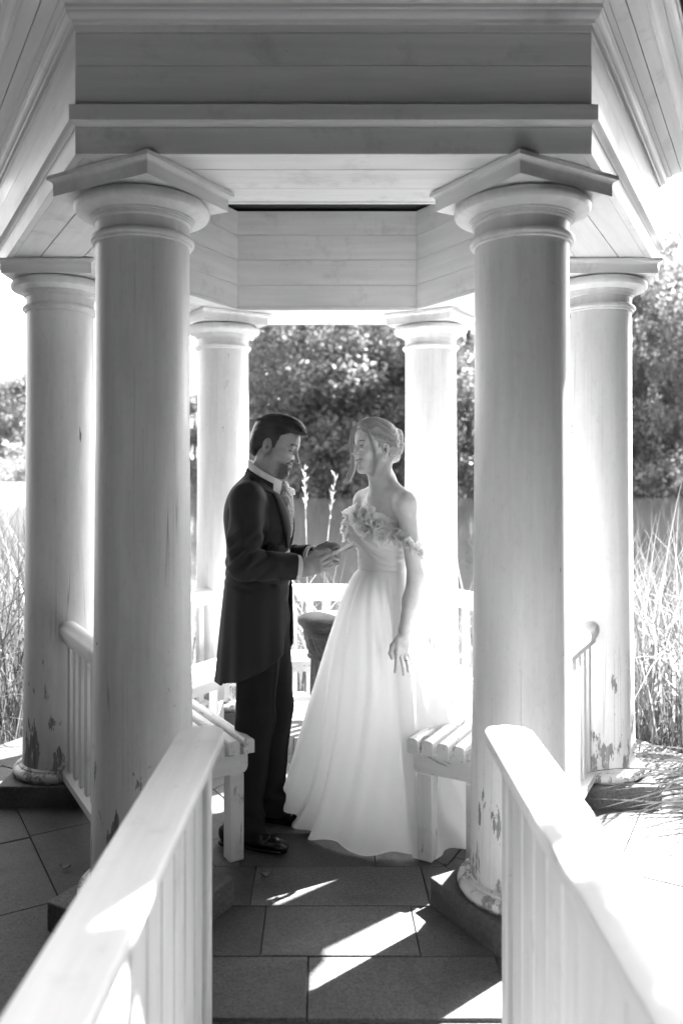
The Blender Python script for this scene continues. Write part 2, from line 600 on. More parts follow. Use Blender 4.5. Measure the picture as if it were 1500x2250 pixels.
def build_columns():
    zs, zn = .115 * R, zz(.600)
    shaft = []
    for i in range(25):
        t = i / 24
        r = .1212 + .0133 * (1 - t) ** 2
        shaft.append((r * R, zs + (zn - zs) * t))
    shaft_me = smooth_by_angle(lathe_mesh('column', shaft, 72))
    cap = [(.1215, .599), (.1215, .604), (.128, .606), (.1285, .611)]
    for i in range(7):
        a = math.pi * (i / 6 - .5)
        cap.append((.1300 + .0055 * math.cos(a), .6185 + .0075 * math.sin(a)))
    cap += [(.1285, .627), (.1225, .631), (.1218, .640), (.1220, .658), (.128, .662), (.128, .6665), (.1325, .667), (.1325, .6715), (.137, .672), (.137, .6765)]
    for i in range(11):
        a = i / 10 * math.radians(125) - math.radians(35)
        cap.append((.1475 + .0285 * math.cos(a), .6995 + .0205 * math.sin(a) * 1.0))
    cap += [(.13, .7215)]
    cap_me = smooth_by_angle(lathe_mesh('capital', [(r * R, zz(v)) for r, v in cap], 72), 28)
    w = .1715 * R
    def sq(h, z):
        return [(-h, -h, z), (h, -h, z), (h, h, z), (-h, h, z)]
    lv = [(.160, .7215), (.160, .752), (.1615, .756), (.1650, .7595), (.1705, .7615), (.1715, .7625), (.1715, .7722), (.160, .7724)]
    vs_, fs = [], []
    for h, v in lv:
        vs_ += sq(h * R, zz(v))
    for j in range(len(lv) - 1):
        for i in range(4):
            i2 = (i + 1) % 4
            fs.append((4 * j + i, 4 * j + i2, 4 * j + 4 + i2, 4 * j + 4 + i))
    fs += [(3, 2, 1, 0), tuple(4 * (len(lv) - 1) + i for i in range(4))]
    aba_me = mesh_from('abacus', vs_, fs)
    base = [(.15, .0755), (.16, .0765)]
    for i in range(10):
        a = math.pi * (i / 9 - .5)
        base.append((.150 + .0175 * math.cos(a), .0935 + .0165 * math.sin(a)))
    base += [(.1455, .1105), (.1455, .1150), (.139, .1175), (.1350, .1195), (.120, .1195)]
    base_me = smooth_by_angle(lathe_mesh('base', [(r * R, v * R) for r, v in base], 72), 28)
    pw = .171 * R
    pl_me = box_mesh('plinth', -pw, pw, -pw, pw, -.03, .0752 * R, .006, 2)
    labels = []
    for k in range(6):
        a = math.radians(60 * k)
        x, y = R * math.cos(a), R * math.sin(a)
        o = link_mesh('column', shaft_me, M['column'], pav)
        o.location = (x, y, 0)
        o.rotation_euler = (0, 0, a)
        for nm, me, mt in (('capital', cap_me, M['paint_z']), ('abacus', aba_me, M['paint']), ('base', base_me, M['column']), ('plinth', pl_me, M['granite'])):
            link_mesh(nm, me, mt, o)

RAIL_Z = .842
def build_balustrades():
    # rail section (a relative to the column axis line)
    A = .866 * R
    prof = [(-.036, -.034), (.036, -.034), (.036, -.022), (.042, -.020), (.0425, 0.0)]
    for i in range(9):
        a = math.pi * i / 8
        prof.append((.0425 * math.cos(a), .006 + .030 * math.sin(a)))
    prof += [(-.0425, 0.0), (-.042, -.020), (-.036, -.022)]
    half = .5 * R - .130 * R + .012
    rail = smooth_by_angle(prism('rail', [(A + a, RAIL_Z - .036 + z) for a, z in prof], -half, half), 40)
    half2 = .5 * R - .1335 * R + .014
    sub = prism('under_rail', rect(A - .026, A + .026, RAIL_Z - .100, RAIL_Z - .0715, .003), -half2, half2)
    bot = prism('bottom_rail', [(A - .034, .115), (A + .034, .115), (A + .034, .148), (A + .0, .166), (A - .034, .148)], -half2, half2)
    nb = 9
    bal = box_mesh('baluster', -.021, .021, -.014, .014, .150, RAIL_Z - .0995, .003)
    for k in range(1, 6):
        par = link_mesh('balustrade', rail, M['paint'], pav)
        par.rotation_euler = (0, 0, math.radians(60 * k))
        link_mesh('under_rail', sub, M['paint'], par)
        link_mesh('bottom_rail', bot, M['paint'], par)
        for i in range(nb):
            t = (i - (nb - 1) / 2) * (2 * half2 - .03) / nb
            b = link_mesh('baluster', bal, M['paint_z'], par)
            b.location = (t, -A, 0)

build_entablature()
build_columns()
build_balustrades()

# ------------------------------------------------------------------ benches
def build_benches():
    seat_top = .478
    sw, sh, pitch = .046, .058, .0635
    labels = {1: 'white slatted bench along the balustrade right of the bride, beside the near right column',
              2: 'white sunlit slatted bench behind the bride, between the right side and back right columns',
              3: 'white sunlit slatted bench along the back balustrade behind the stone pedestal',
              4: 'white slatted bench behind the groom, ending at the back left column',
              5: 'white slatted bench beside the near left column, next to the groom\'s legs'}
    for k in range(1, 6):
        root = empty('bench', (0, 0, 0), math.radians(60 * k))
        tag(root, labels[k], 'bench', 'slatted benches lining the pavilion')
        # local frame: side faces -Y; +x runs anticlockwise
        for i in range(5):
            a = .612 + i * pitch + sw / 2
            t0, t1 = -a * T30 + .004, a * T30 - .004
            if k == 1:
                t0 = -.455
            if k == 5:
                t1 = .455
            pr = [(a - sw / 2, seat_top - sh), (a + sw / 2, seat_top - sh), (a + sw / 2, seat_top - .014)]
            for q in range(1, 6):
                g = math.pi / 2 * q / 6
                pr.append((a + sw / 2 - .014 + .014 * math.cos(g), seat_top - .014 + .014 * math.sin(g)))
            for q in range(0, 6):
                g = math.pi / 2 * (1 + q / 6)
                pr.append((a - sw / 2 + .014 + .014 * math.cos(g), seat_top - .014 + .014 * math.sin(g)))
            pr.append((a - sw / 2, seat_top - .014))
            link_mesh('slat', smooth_by_angle(prism('slat', pr, t0, t1), 40), M['bench'], root)
        ends = [-.27, .27]
        if k == 1:
            ends = [-.418, .27]
        if k == 5:
            ends = [-.27, .418]
        for t in ends:
            pr = [(.636, seat_top - sh - .002), (.925, seat_top - sh - .002), (.925, seat_top - sh - .075), (.652, seat_top - sh - .075), (.641, seat_top - sh - .066), (.636, seat_top - sh - .052)]
            link_mesh('bearer', prism('bearer', pr, t - .026, t + .026), M['bench_y'], root)
            for a in (.685, .885):
                o = link_mesh('leg', box_mesh('leg', -.031, .031, -.031, .031, .001, seat_top - sh - .0755, .004), M['bench_z'], root)
                o.location = (t, -a, 0)
build_benches()

# ------------------------------------------------------------------ entrance handrails
def build_handrails():
    for side, xc, w, xb, lab in ((-1, -.355, .117, -.356, 'pale wooden entrance handrail at left, partly in roof shadow, blurred in foreground'),
                                 (1, .462, .122, .472, 'sunlit white wooden entrance handrail at right, blurred in foreground')):
        root = empty('entrance_railing', (xc + .044, 0, 0), math.radians(-1.5))
        tag(root, lab, 'railing', 'railings flanking the entrance')
        y0, y1 = -4.75, CAM.y + 2.17
        h = w / 2
        bm = bmesh.new()
        pts = [(-h, y0), (h, y0)]
        n = 12
        for i in range(n + 1):
            a = math.pi * i / n
            ex = .62
            cx, sy = math.cos(a), math.sin(a)
            pts.append((h * math.copysign(abs(cx) ** ex, cx), y1 - .05 + .05 * abs(sy) ** ex))
        lo = [bm.verts.new((x, y, RAIL_Z - .040)) for x, y in pts]
        hi = [bm.verts.new((x, y, RAIL_Z - .004)) for x, y in pts]
        bm.faces.new(lo[::-1])
        top = bm.faces.new(hi)
        for i in range(len(pts)):
            j = (i + 1) % len(pts)
            bm.faces.new((lo[i], lo[j], hi[j], hi[i]))
        edges = [e for e in bm.edges if e.verts[0] in hi and e.verts[1] in hi] + [e for e in bm.edges if e.verts[0] in lo and e.verts[1] in lo]
        bmesh.ops.bevel(bm, geom=edges, offset=.012, segments=4, affect='EDGES', profile=.5)
        me = bpy.data.meshes.new('handrail')
        bm.to_mesh(me)
        bm.free()
        smooth_by_angle(me, 50)
        link_mesh('handrail', me, M['paint_y'], root)
        rail2 = prism('under_rail', [(-.022, RAIL_Z - .041), (.022, RAIL_Z - .041), (.022, RAIL_Z - .07), (-.022, RAIL_Z - .07)], y0 + .01, y1 - .05)
        o = link_mesh('under_rail', rail2, M['paint'], root)
        o.rotation_euler = (0, 0, math.radians(90))
        o.location = (xb - xc, 0, 0)
        post = box_mesh('newel_post', -.030, .030, -.030, .030, -.09, RAIL_Z - .0705, .004)
        o = link_mesh('newel_post', post, M['paint_z'], root)
        o.location = (xb - xc, y1 - .085, 0)
        bal = box_mesh('baluster', -.016, .016, -.055, .055, -.02, RAIL_Z - .0705, .004)
        y = y1 - .176
        i = 0
        while y > y0 + .05:
            b = link_mesh('baluster', bal, M['paint_z'], root)
            b.location = (xb - xc, y, 0)
            y -= .118
        low = prism('bottom_rail', [(-.024, -.0205), (.024, -.0205), (.024, -.055), (-.024, -.055)], y0 + .01, y1 - .116)
        o = link_mesh('bottom_rail', low, M['paint'], root)
        o.rotation_euler = (0, 0, math.radians(90))
        o.location = (xb - xc, 0, 0)
        for yy in (-2.9, -4.7):
            p2 = box_mesh('rail_foot', -.03, .03, -.03, .03, -.13, -.0555, .004)
            o = link_mesh('rail_foot', p2, M['paint_z'], root)
            o.location = (xb - xc, yy, 0)
build_handrails()

# ------------------------------------------------------------------ stone pedestal in the middle
def build_pedestal():
    root = empty('stone_pedestal', (.012, .0, 0))
    tag(root, 'carved grey stone pedestal with fluted shaft between the couple', 'pedestal')
    def flute(r, z, a):
        f = abs(math.sin(a * 9))
        return r * (1 - .085 * (f ** .7))
    sh = [(.108, .135)] + [(.108 - .008 * i / 10, .15 + .045 * i * 1.06) for i in range(11)]
    sh.append((.1, .642))
    link_mesh('shaft', smooth_by_angle(lathe_mesh('shaft', sh, 216, True, flute), 60), M['stone'], root)
    base = [(.15, .001), (.165, .004), (.167, .05), (.160, .055)]
    for i in range(9):
        a = math.pi * (i / 8 - .5)
        base.append((.138 + .024 * math.cos(a), .079 + .022 * math.sin(a)))
    base += [(.126, .104), (.124, .116)]
    for i in range(7):
        a = math.pi * (i / 6 - .5)
        base.append((.118 + .011 * math.cos(a), .126 + .010 * math.sin(a)))
    base += [(.110, .138), (.09, .140)]
    link_mesh('base', smooth_by_angle(lathe_mesh('base', base, 72), 40), M['stone'], root)
    rn = random.Random(2)
    ph = [rn.uniform(0, 6.28) for _ in range(6)]
    def leaf(r, z, a):
        t = (z - .665) / .085
        if not 0 < t < 1:
            return r
        env = math.sin(math.pi * min(max(t, 0), 1)) ** .5
        v = .5 * math.cos(12 * a) + .35 * math.cos(24 * a + 5 * t) + .25 * math.cos(17 * a + 9 * t + ph[0]) * math.sin(11 * t + ph[1])
        return r + .0075 * env * v
    cap = [(.090, .641), (.112, .643)]
    for i in range(6):
        a = math.pi * (i / 5 - .5)
        cap.append((.112 + .008 * math.cos(a), .651 + .007 * math.sin(a)))
    cap += [(.110, .660), (.112, .665)]
    for i in range(12):
        t = i / 11
        cap.append((.113 + .019 * t ** 1.4, .667 + .082 * t))
    cap += [(.136, .752), (.138, .757), (.138, .772), (.134, .776), (.136, .784), (.146, .790), (.146, .797), (.152, .799)]
    for i in range(9):
        a = math.pi * (i / 8 - .5)
        cap.append((.152 + .011 * math.cos(a), .819 + .019 * math.sin(a)))
    cap += [(.148, .842), (.10, .848), (.01, .850)]
    link_mesh('capital', smooth_by_angle(lathe_mesh('capital', cap, 216, True, leaf), 40), M['stone'], root)
build_pedestal()

# a few dry leaves on the paving
def build_leaves():
    m = m_plain('dry_leaf', .22, .7)
    rnd = random.Random(9)
    spots = [(-.93, -1.02, 'small dry curled leaf on the dark paving by the near left plinth'),
             (-1.02, -.80, 'small dry leaf on the paving in front of the left side column'),
             (-.245, -.86, 'small dry leaf on the paving near the groom\'s shoe'),
             (-.10, -1.66, 'dry leaf on the step edge at the bottom of the picture'),
             (.50, -1.02, 'small dry leaf on the shaded paving by the near right plinth')]
    for x, y, lab in spots:
        L, W = rnd.uniform(.03, .042), rnd.uniform(.012, .017)
        vs_, fs = [], []
        for i in range(7):
            t = i / 6
            w = W * math.sin(math.pi * min(max(t, .04), .97)) ** .8
            zc = .004 + .012 * (t - .5) ** 2 * 4
            for q in (-1, 0, 1):
                vs_.append(((t - .5) * L, q * w, zc + .008 * abs(q)))
        for i in range(6):
            for q in range(2):
                a = i * 3 + q
                fs.append((a, a + 3, a + 4, a + 1))
        o = link_mesh('fallen_leaf', mesh_from('fallen_leaf', vs_, fs), m, None, True)
        o.location = (x, y, .003 if y > -1.6 else -.085)
        o.rotation_euler = (0, 0, rnd.uniform(0, 6.28))
        tag(o, lab, 'leaf', 'dry leaves lying on the paving')
build_leaves()
# ------------------------------------------------------------------ vegetation
def ray(px, py, d):
    """a point at depth d (metres from the camera along its axis) seen at photo pixel px, py (1500 x 2250)"""
    return Vector((CAM.x + (px - 703.4) / 1750 * d, CAM.y + d, CAM.z - (py - 1048) / 1750 * d))

def quads_mesh(name, P, U, V):
    """P centres, U,V half-axes -> quads"""
    n = len(P)
    vs_ = np.empty((n, 4, 3), np.float32)
    vs_[:, 0] = P - U - V
    vs_[:, 1] = P + U - V
    vs_[:, 2] = P + U + V
    vs_[:, 3] = P - U + V
    return raw_mesh(name, vs_.reshape(-1, 3), np.arange(n * 4).reshape(-1, 4))

def raw_mesh(name, verts, faces):
    """fast mesh from numpy arrays; faces (m, k)"""
    me = bpy.data.meshes.new(name)
    verts = np.ascontiguousarray(verts, np.float32)
    faces = np.ascontiguousarray(faces, np.int32)
    m, k = faces.shape
    me.vertices.add(len(verts))
    me.vertices.foreach_set('co', verts.ravel())
    me.loops.add(m * k)
    me.loops.foreach_set('vertex_index', faces.ravel())
    me.polygons.add(m)
    me.polygons.foreach_set('loop_start', np.arange(0, m * k, k, dtype=np.int32))
    me.update(calc_edges=True)
    me.validate()
    return me

def m_leaf(name, base, trans):
    n = NT(name)
    g = n.n('NewGeometry')
    v = n.coords()
    f = n.noise(v, .5, 3)
    rnd = g.outputs['Random Per Island']
    c = n.math('MULTIPLY', n.ramp(rnd, 0, 1, base * .55, base * 1.5), n.ramp(f, .35, .65, .75, 1.25))
    n.base(c)
    n.rough(.45)
    n.translucent(n.math('MULTIPLY', c, 1.5), trans)
    return n.m

M['leaf'] = m_leaf('leaf_broad', .15, .5)
M['leaf_pale'] = m_leaf('leaf_pale', .15, .55)
M['leaf_dark'] = m_leaf('leaf_shade_grove', .022, .1)  # kept near-black so the added wood throws back little light
M['bark'] = m_plain('bark', .08, .9, 14, .35, .6)
M['reed'] = m_leaf('reed_blade', .115, .35)
M['reed_bright'] = m_leaf('reed_flower', .45, .4)
M['reed_dry'] = m_leaf('reed_dry', .15, .25)

def crown_mesh(seed, n, H, W, droop=0.0, size=.30, base_z=.12):
    """leafy crown of height H and width W standing on z=0"""
    rs = np.random.RandomState(seed)
    L = 34
    zc = rs.uniform(base_z, .97, L)
    prof = np.sin(np.pi * np.clip((zc * .86 + .12), 0, 1)) ** .65
    ang = rs.uniform(0, 2 * np.pi, L)
    rad = prof * W * .5 * rs.uniform(.25, .95, L)
    cen = np.stack([rad * np.cos(ang), rad * np.sin(ang), zc * H], 1)
    lr = np.stack([rs.uniform(.12, .24, L) * W, rs.uniform(.12, .24, L) * W, rs.uniform(.05, .11, L) * H], 1)
    # fine clumps on the surface of the lobes
    K = n // 14
    li = rs.randint(0, L, K)
    d = rs.normal(size=(K, 3))
    d /= np.linalg.norm(d, axis=1)[:, None]
    cl = cen[li] + d * lr[li] * rs.uniform(.55, 1.1, (K, 1))
    ci = rs.randint(0, K, n)
    off = rs.normal(size=(n, 3)) * size * 1.15
    if droop:
        off[:, :2] *= .45
        off[:, 2] = -np.abs(rs.normal(size=n)) * size * 3.2 * droop
    P = cl[ci] + off
    P = P[P[:, 2] > .1]
    n = len(P)
    a = rs.normal(size=(n, 3))
    a[:, 2] *= .6
    if droop:
        a[:, 2] = -np.abs(a[:, 2]) - 1.6
    a /= np.linalg.norm(a, axis=1)[:, None]
    b = np.cross(a, rs.normal(size=(n, 3)))
    b /= np.linalg.norm(b, axis=1)[:, None]
    s = size * rs.uniform(.5, 1.1, (n, 1))
    return quads_mesh('crown', P, a * s * .5, b * s * .3), cen

def limb_mesh(name, segs):
    """tapered limbs: list of (p0, p1, r0, r1)"""
    vs_, fs = [], []
    for p0, p1, r0, r1 in segs:
        p0, p1 = Vector(p0), Vector(p1)
        q = (p1 - p0).to_track_quat('Z', 'X')
        b = len(vs_)
        for p, r in ((p0, r0), (p1, r1)):
            for i in range(7):
                a = 2 * math.pi * i / 7
                vs_.append(p + q @ Vector((r * math.cos(a), r * math.sin(a), 0)))
        for i in range(7):
            j = (i + 1) % 7
            fs.append((b + i, b + j, b + 7 + j, b + 7 + i))
    return mesh_from(name, vs_, fs)

def build_trees():
    protos = []
    for seed, n, H, W, droop, size in ((1, 22000, 20, 13, 0, .30), (2, 22000, 20, 12, 0, .28), (3, 24000, 22, 11, .8, .25), (4, 12000, 14, 11, 0, .34)):
        me, cen = crown_mesh(seed, n, H, W, droop, size, .05)
        rs = random.Random(seed)
        segs = [((0, 0, -.6), (.1, 0, H * .3), .34, .26), ((.1, 0, H * .3), (0, .2, H * .62), .26, .16), ((0, .2, H * .62), (0, 0, H * .93), .16, .04)]
        for c in cen[::2]:
            z = max(H * .18, c[2] * .7)
            segs.append(((.05, .1, z), tuple(c), .11, .03))
        protos.append((me, smooth_by_angle(limb_mesh('trunk', segs), 60), H))
    spec = [  # px, depth, top py, proto, leaf material, label
        (2, 150, 838, 3, 'leaf', 'distant round tree at the far left edge of the picture'),
        (52, 138, 822, 3, 'leaf', 'distant tree just left of the left side column'),
        (120, 150, 850, 3, 'leaf', 'distant tree half hidden behind the left side column'),
        (428, 112, 868, 3, 'leaf', 'tree in the slit between the near left and back left columns'),
        (500, 104, 800, 2, 'leaf_pale', 'pale tree mostly hidden behind the back left column'),
        (572, 92, 726, 2, 'leaf_pale', 'pale drooping tree beside the back left column, above the groom'),
        (668, 90, 560, 0, 'leaf', 'dark leafy tree above the groom\'s forehead across the pond'),
        (752, 94, 520, 1, 'leaf', 'tall dark tree across the pond above the gap between the couple'),
        (836, 90, 560, 0, 'leaf', 'broad leafy tree across the pond above the bride\'s head'),
        (930, 92, 540, 1, 'leaf', 'leafy tree hidden partly by the back right column'),
        (1030, 90, 560, 0, 'leaf', 'dark tree in the slit between back right and near right columns'),
        (1330, 98, 560, 1, 'leaf', 'tree hidden mostly behind the right side column'),
        (1412, 90, 560, 2, 'leaf_pale', 'pale drooping tree just right of the right side column'),
        (1476, 96, 478, 2, 'leaf', 'tallest drooping tree by the right edge of the picture'),
        (1548, 92, 560, 2, 'leaf_pale', 'pale tree cut off by the right edge of the picture'),
    ]
    rnd = random.Random(11)
    for px, d, top, pi, lm, lab in spec:
        me, tr, H = protos[pi]
        p = ray(px, 1048, d)
        z0 = gh(p.x, p.y) - .1
        h = CAM.z + (1048 - top) / 1750 * d - z0
        o = empty('tree', (p.x, p.y, z0), rnd.uniform(0, 6.28))
        s = h / H
        o.scale = (s * rnd.uniform(.95, 1.1),) * 2 + (s,)
        tag(o, lab, 'tree', 'trees on the far bank')
        cm = link_mesh('crown', me, None, o)
        if not me.materials:
            me.materials.append(M['leaf'])
        cm.material_slots[0].link = 'OBJECT'
        cm.material_slots[0].material = M[lm]
        link_mesh('trunk', tr, M['bark'], o)
    # the wood behind the first row of trees, read as one mass
    rs = np.random.RandomState(15)
    Ps, Us, Vs = [], [], []
    for px in np.arange(590, 1700, 34):
        d = rs.uniform(106, 124)
        top = rs.uniform(600, 700) if px < 1200 else rs.uniform(560, 660)
        p = ray(px, 1048, d)
        hgt = (CAM.z + (1048 - top) / 1750 * d) / 2
        n = 1500
        dd = rs.normal(size=(n, 3))
        dd /= np.linalg.norm(dd, axis=1)[:, None]
        P = np.array([p.x, p.y, hgt]) + dd * np.array([3.4, 3.4, hgt]) * rs.uniform(.5, 1.06, (n, 1)) + rs.normal(size=(n, 3)) * .4
        a = rs.normal(size=(n, 3)); a /= np.linalg.norm(a, axis=1)[:, None]
        b = np.cross(a, rs.normal(size=(n, 3))); b /= np.linalg.norm(b, axis=1)[:, None]
        s = rs.uniform(.4, .9, (n, 1))
        Ps.append(P); Us.append(a * s * .55); Vs.append(b * s * .4)
    o = link_mesh('far_wood', quads_mesh('far_wood', np.concatenate(Ps), np.concatenate(Us), np.concatenate(Vs)), M['leaf'])
    tag(o, 'dense wood behind the first row of trees across the pond', 'wood', None, 'stuff')
    # low shrubs along the far waterline: one mass
    rs = np.random.RandomState(5)
    Ps, Us, Vs = [], [], []
    for px in np.arange(-60, 1640, 19):
        d = rs.uniform(81.0, 88) if px > 440 else rs.uniform(120, 140)
        p = ray(px + rs.uniform(-8, 8), 1048, d)
        z0 = max(gh(p.x, p.y), -.45)
        hgt, wid = rs.uniform(.8, 4.8), rs.uniform(1.2, 3.4)
        n = 900
        dd = rs.normal(size=(n, 3))
        dd /= np.linalg.norm(dd, axis=1)[:, None]
        dd[:, 2] = np.abs(dd[:, 2])
        P = np.array([p.x, p.y, z0 - .1]) + dd * np.array([wid, wid, hgt]) * rs.uniform(.6, 1.05, (n, 1)) + rs.normal(size=(n, 3)) * .15
        a = rs.normal(size=(n, 3)); a /= np.linalg.norm(a, axis=1)[:, None]
        b = np.cross(a, rs.normal(size=(n, 3))); b /= np.linalg.norm(b, axis=1)[:, None]
        s = rs.uniform(.14, .34, (n, 1))
        Ps.append(P); Us.append(a * s * .6); Vs.append(b * s * .4)
    o = link_mesh('bank_shrubs', quads_mesh('bank_shrubs', np.concatenate(Ps), np.concatenate(Us), np.concatenate(Vs)), M['leaf'])
    tag(o, 'low dark shrubs along the far waterline', 'shrubs', None, 'stuff')

def build_shade_grove():
    # unseen wood, added behind the viewer to shade the entrance side of the pavilion
    rs = np.random.RandomState(21)
    Ps, Us, Vs = [], [], []
    spots = [(6.4 * math.cos(math.radians(184 + 9.6 * i)), -3.1 + 4.1 * math.sin(math.radians(184 + 9.6 * i))) for i in range(19)]
    spots += [(6.6, -2.2), (7.4, -.4), (6.3, -3.6), (5.1, -1.45), (4.6, -2.9), (7.5, .6), (9.0, -.6), (8.6, -2.6), (-4.3, -.7), (-4.7, -2.4)]
    for x, y in spots:
        x, y = x + rs.uniform(-.4, .4), y + rs.uniform(-.4, .2)
        H, W, n = rs.uniform(11, 15), rs.uniform(3.0, 4.0), 3000
        d = rs.normal(size=(n, 3)); d /= np.linalg.norm(d, axis=1)[:, None]
        P = np.array([x, y, H * .48]) + d * np.array([W * .5, W * .5, H * .5]) * rs.uniform(.7, 1.08, (n, 1))
        P = P[P[:, 2] > .05]
        n = len(P)
        u = rs.normal(size=(n, 3)); u /= np.linalg.norm(u, axis=1)[:, None]
        v = np.cross(u, rs.normal(size=(n, 3))); v /= np.linalg.norm(v, axis=1)[:, None]
        s = rs.uniform(.25, .6, (n, 1))
        Ps.append(P); Us.append(u * s * .5); Vs.append(v * s * .35)
    # unseen boughs added over the entrance path to hold back sky light
    for x, y, z in ((-4.0, -4.1, 6.6), (-1.9, -4.5, 7.2), (.2, -4.3, 7.0), (2.2, -4.6, 7.4), (4.0, -4.0, 6.8), (-3.0, -5.8, 7.8), (0.0, -6.0, 8.2), (3.0, -6.0, 8.0), (-5.2, -2.6, 6.4)):
        n = 1500
        d = rs.normal(size=(n, 3)); d /= np.linalg.norm(d, axis=1)[:, None]
        P = np.array([x, y, z]) + d * np.array([1.7, 1.5, 1.2]) * rs.uniform(.45, 1.1, (n, 1))
        u = rs.normal(size=(n, 3)); u /= np.linalg.norm(u, axis=1)[:, None]
        v = np.cross(u, rs.normal(size=(n, 3))); v /= np.linalg.norm(v, axis=1)[:, None]
        s = rs.uniform(.25, .5, (n, 1))
        Ps.append(P); Us.append(u * s * .5); Vs.append(v * s * .35)
    # a sparse branch reaching over the entrance: its leaves dapple the near ends of the handrails
    n = 340
    P = np.array([2.4, -.96, 4.5]) + rs.normal(size=(n, 3)) * np.array([.50, .27, .22])
    u = rs.normal(size=(n, 3)); u /= np.linalg.norm(u, axis=1)[:, None]
    v = np.cross(u, rs.normal(size=(n, 3))); v /= np.linalg.norm(v, axis=1)[:, None]
    s = rs.uniform(.12, .24, (n, 1))
    Ps.append(P); Us.append(u * s * .5); Vs.append(v * s * .32)
    o = link_mesh('shade_grove', quads_mesh('shade_grove', np.concatenate(Ps), np.concatenate(Us), np.concatenate(Vs)), M['leaf_dark'])
    tag(o, 'unseen dark leafy wood added to shade the pavilion entrance, with one overhanging branch', 'wood', None, 'stuff')

def ribbons(specs, seg=7):
    """specs: (base, direction, length, width, droop vector, side vector) -> verts, faces of bent blades"""
    n = len(specs)
    B = np.array([s[0] for s in specs], np.float32)
    D = np.array([s[1] for s in specs], np.float32)
    L = np.array([s[2] for s in specs], np.float32)[:, None]
    W = np.array([s[3] for s in specs], np.float32)[:, None]
    G = np.array([s[4] for s in specs], np.float32)
    S = np.array([s[5] for s in specs], np.float32)
    vs_ = np.empty((n, seg + 1, 2, 3), np.float32)
    for i in range(seg + 1):
        t = i / seg
        c = B + D * L * t + G * L * t ** 2.4
        w = W * (1 - t ** 2.2) * (.55 + .45 * min(1, t * 4)) + .0004
        vs_[:, i, 0] = c - S * w * .5
        vs_[:, i, 1] = c + S * w * .5
    idx = np.arange(n)[:, None] * (2 * seg + 2)
    fs = []
    for i in range(seg):
        fs.append(np.concatenate([idx + 2 * i, idx + 2 * i + 1, idx + 2 * i + 3, idx + 2 * i + 2], 1))
    return vs_.reshape(-1, 3), np.concatenate(fs)

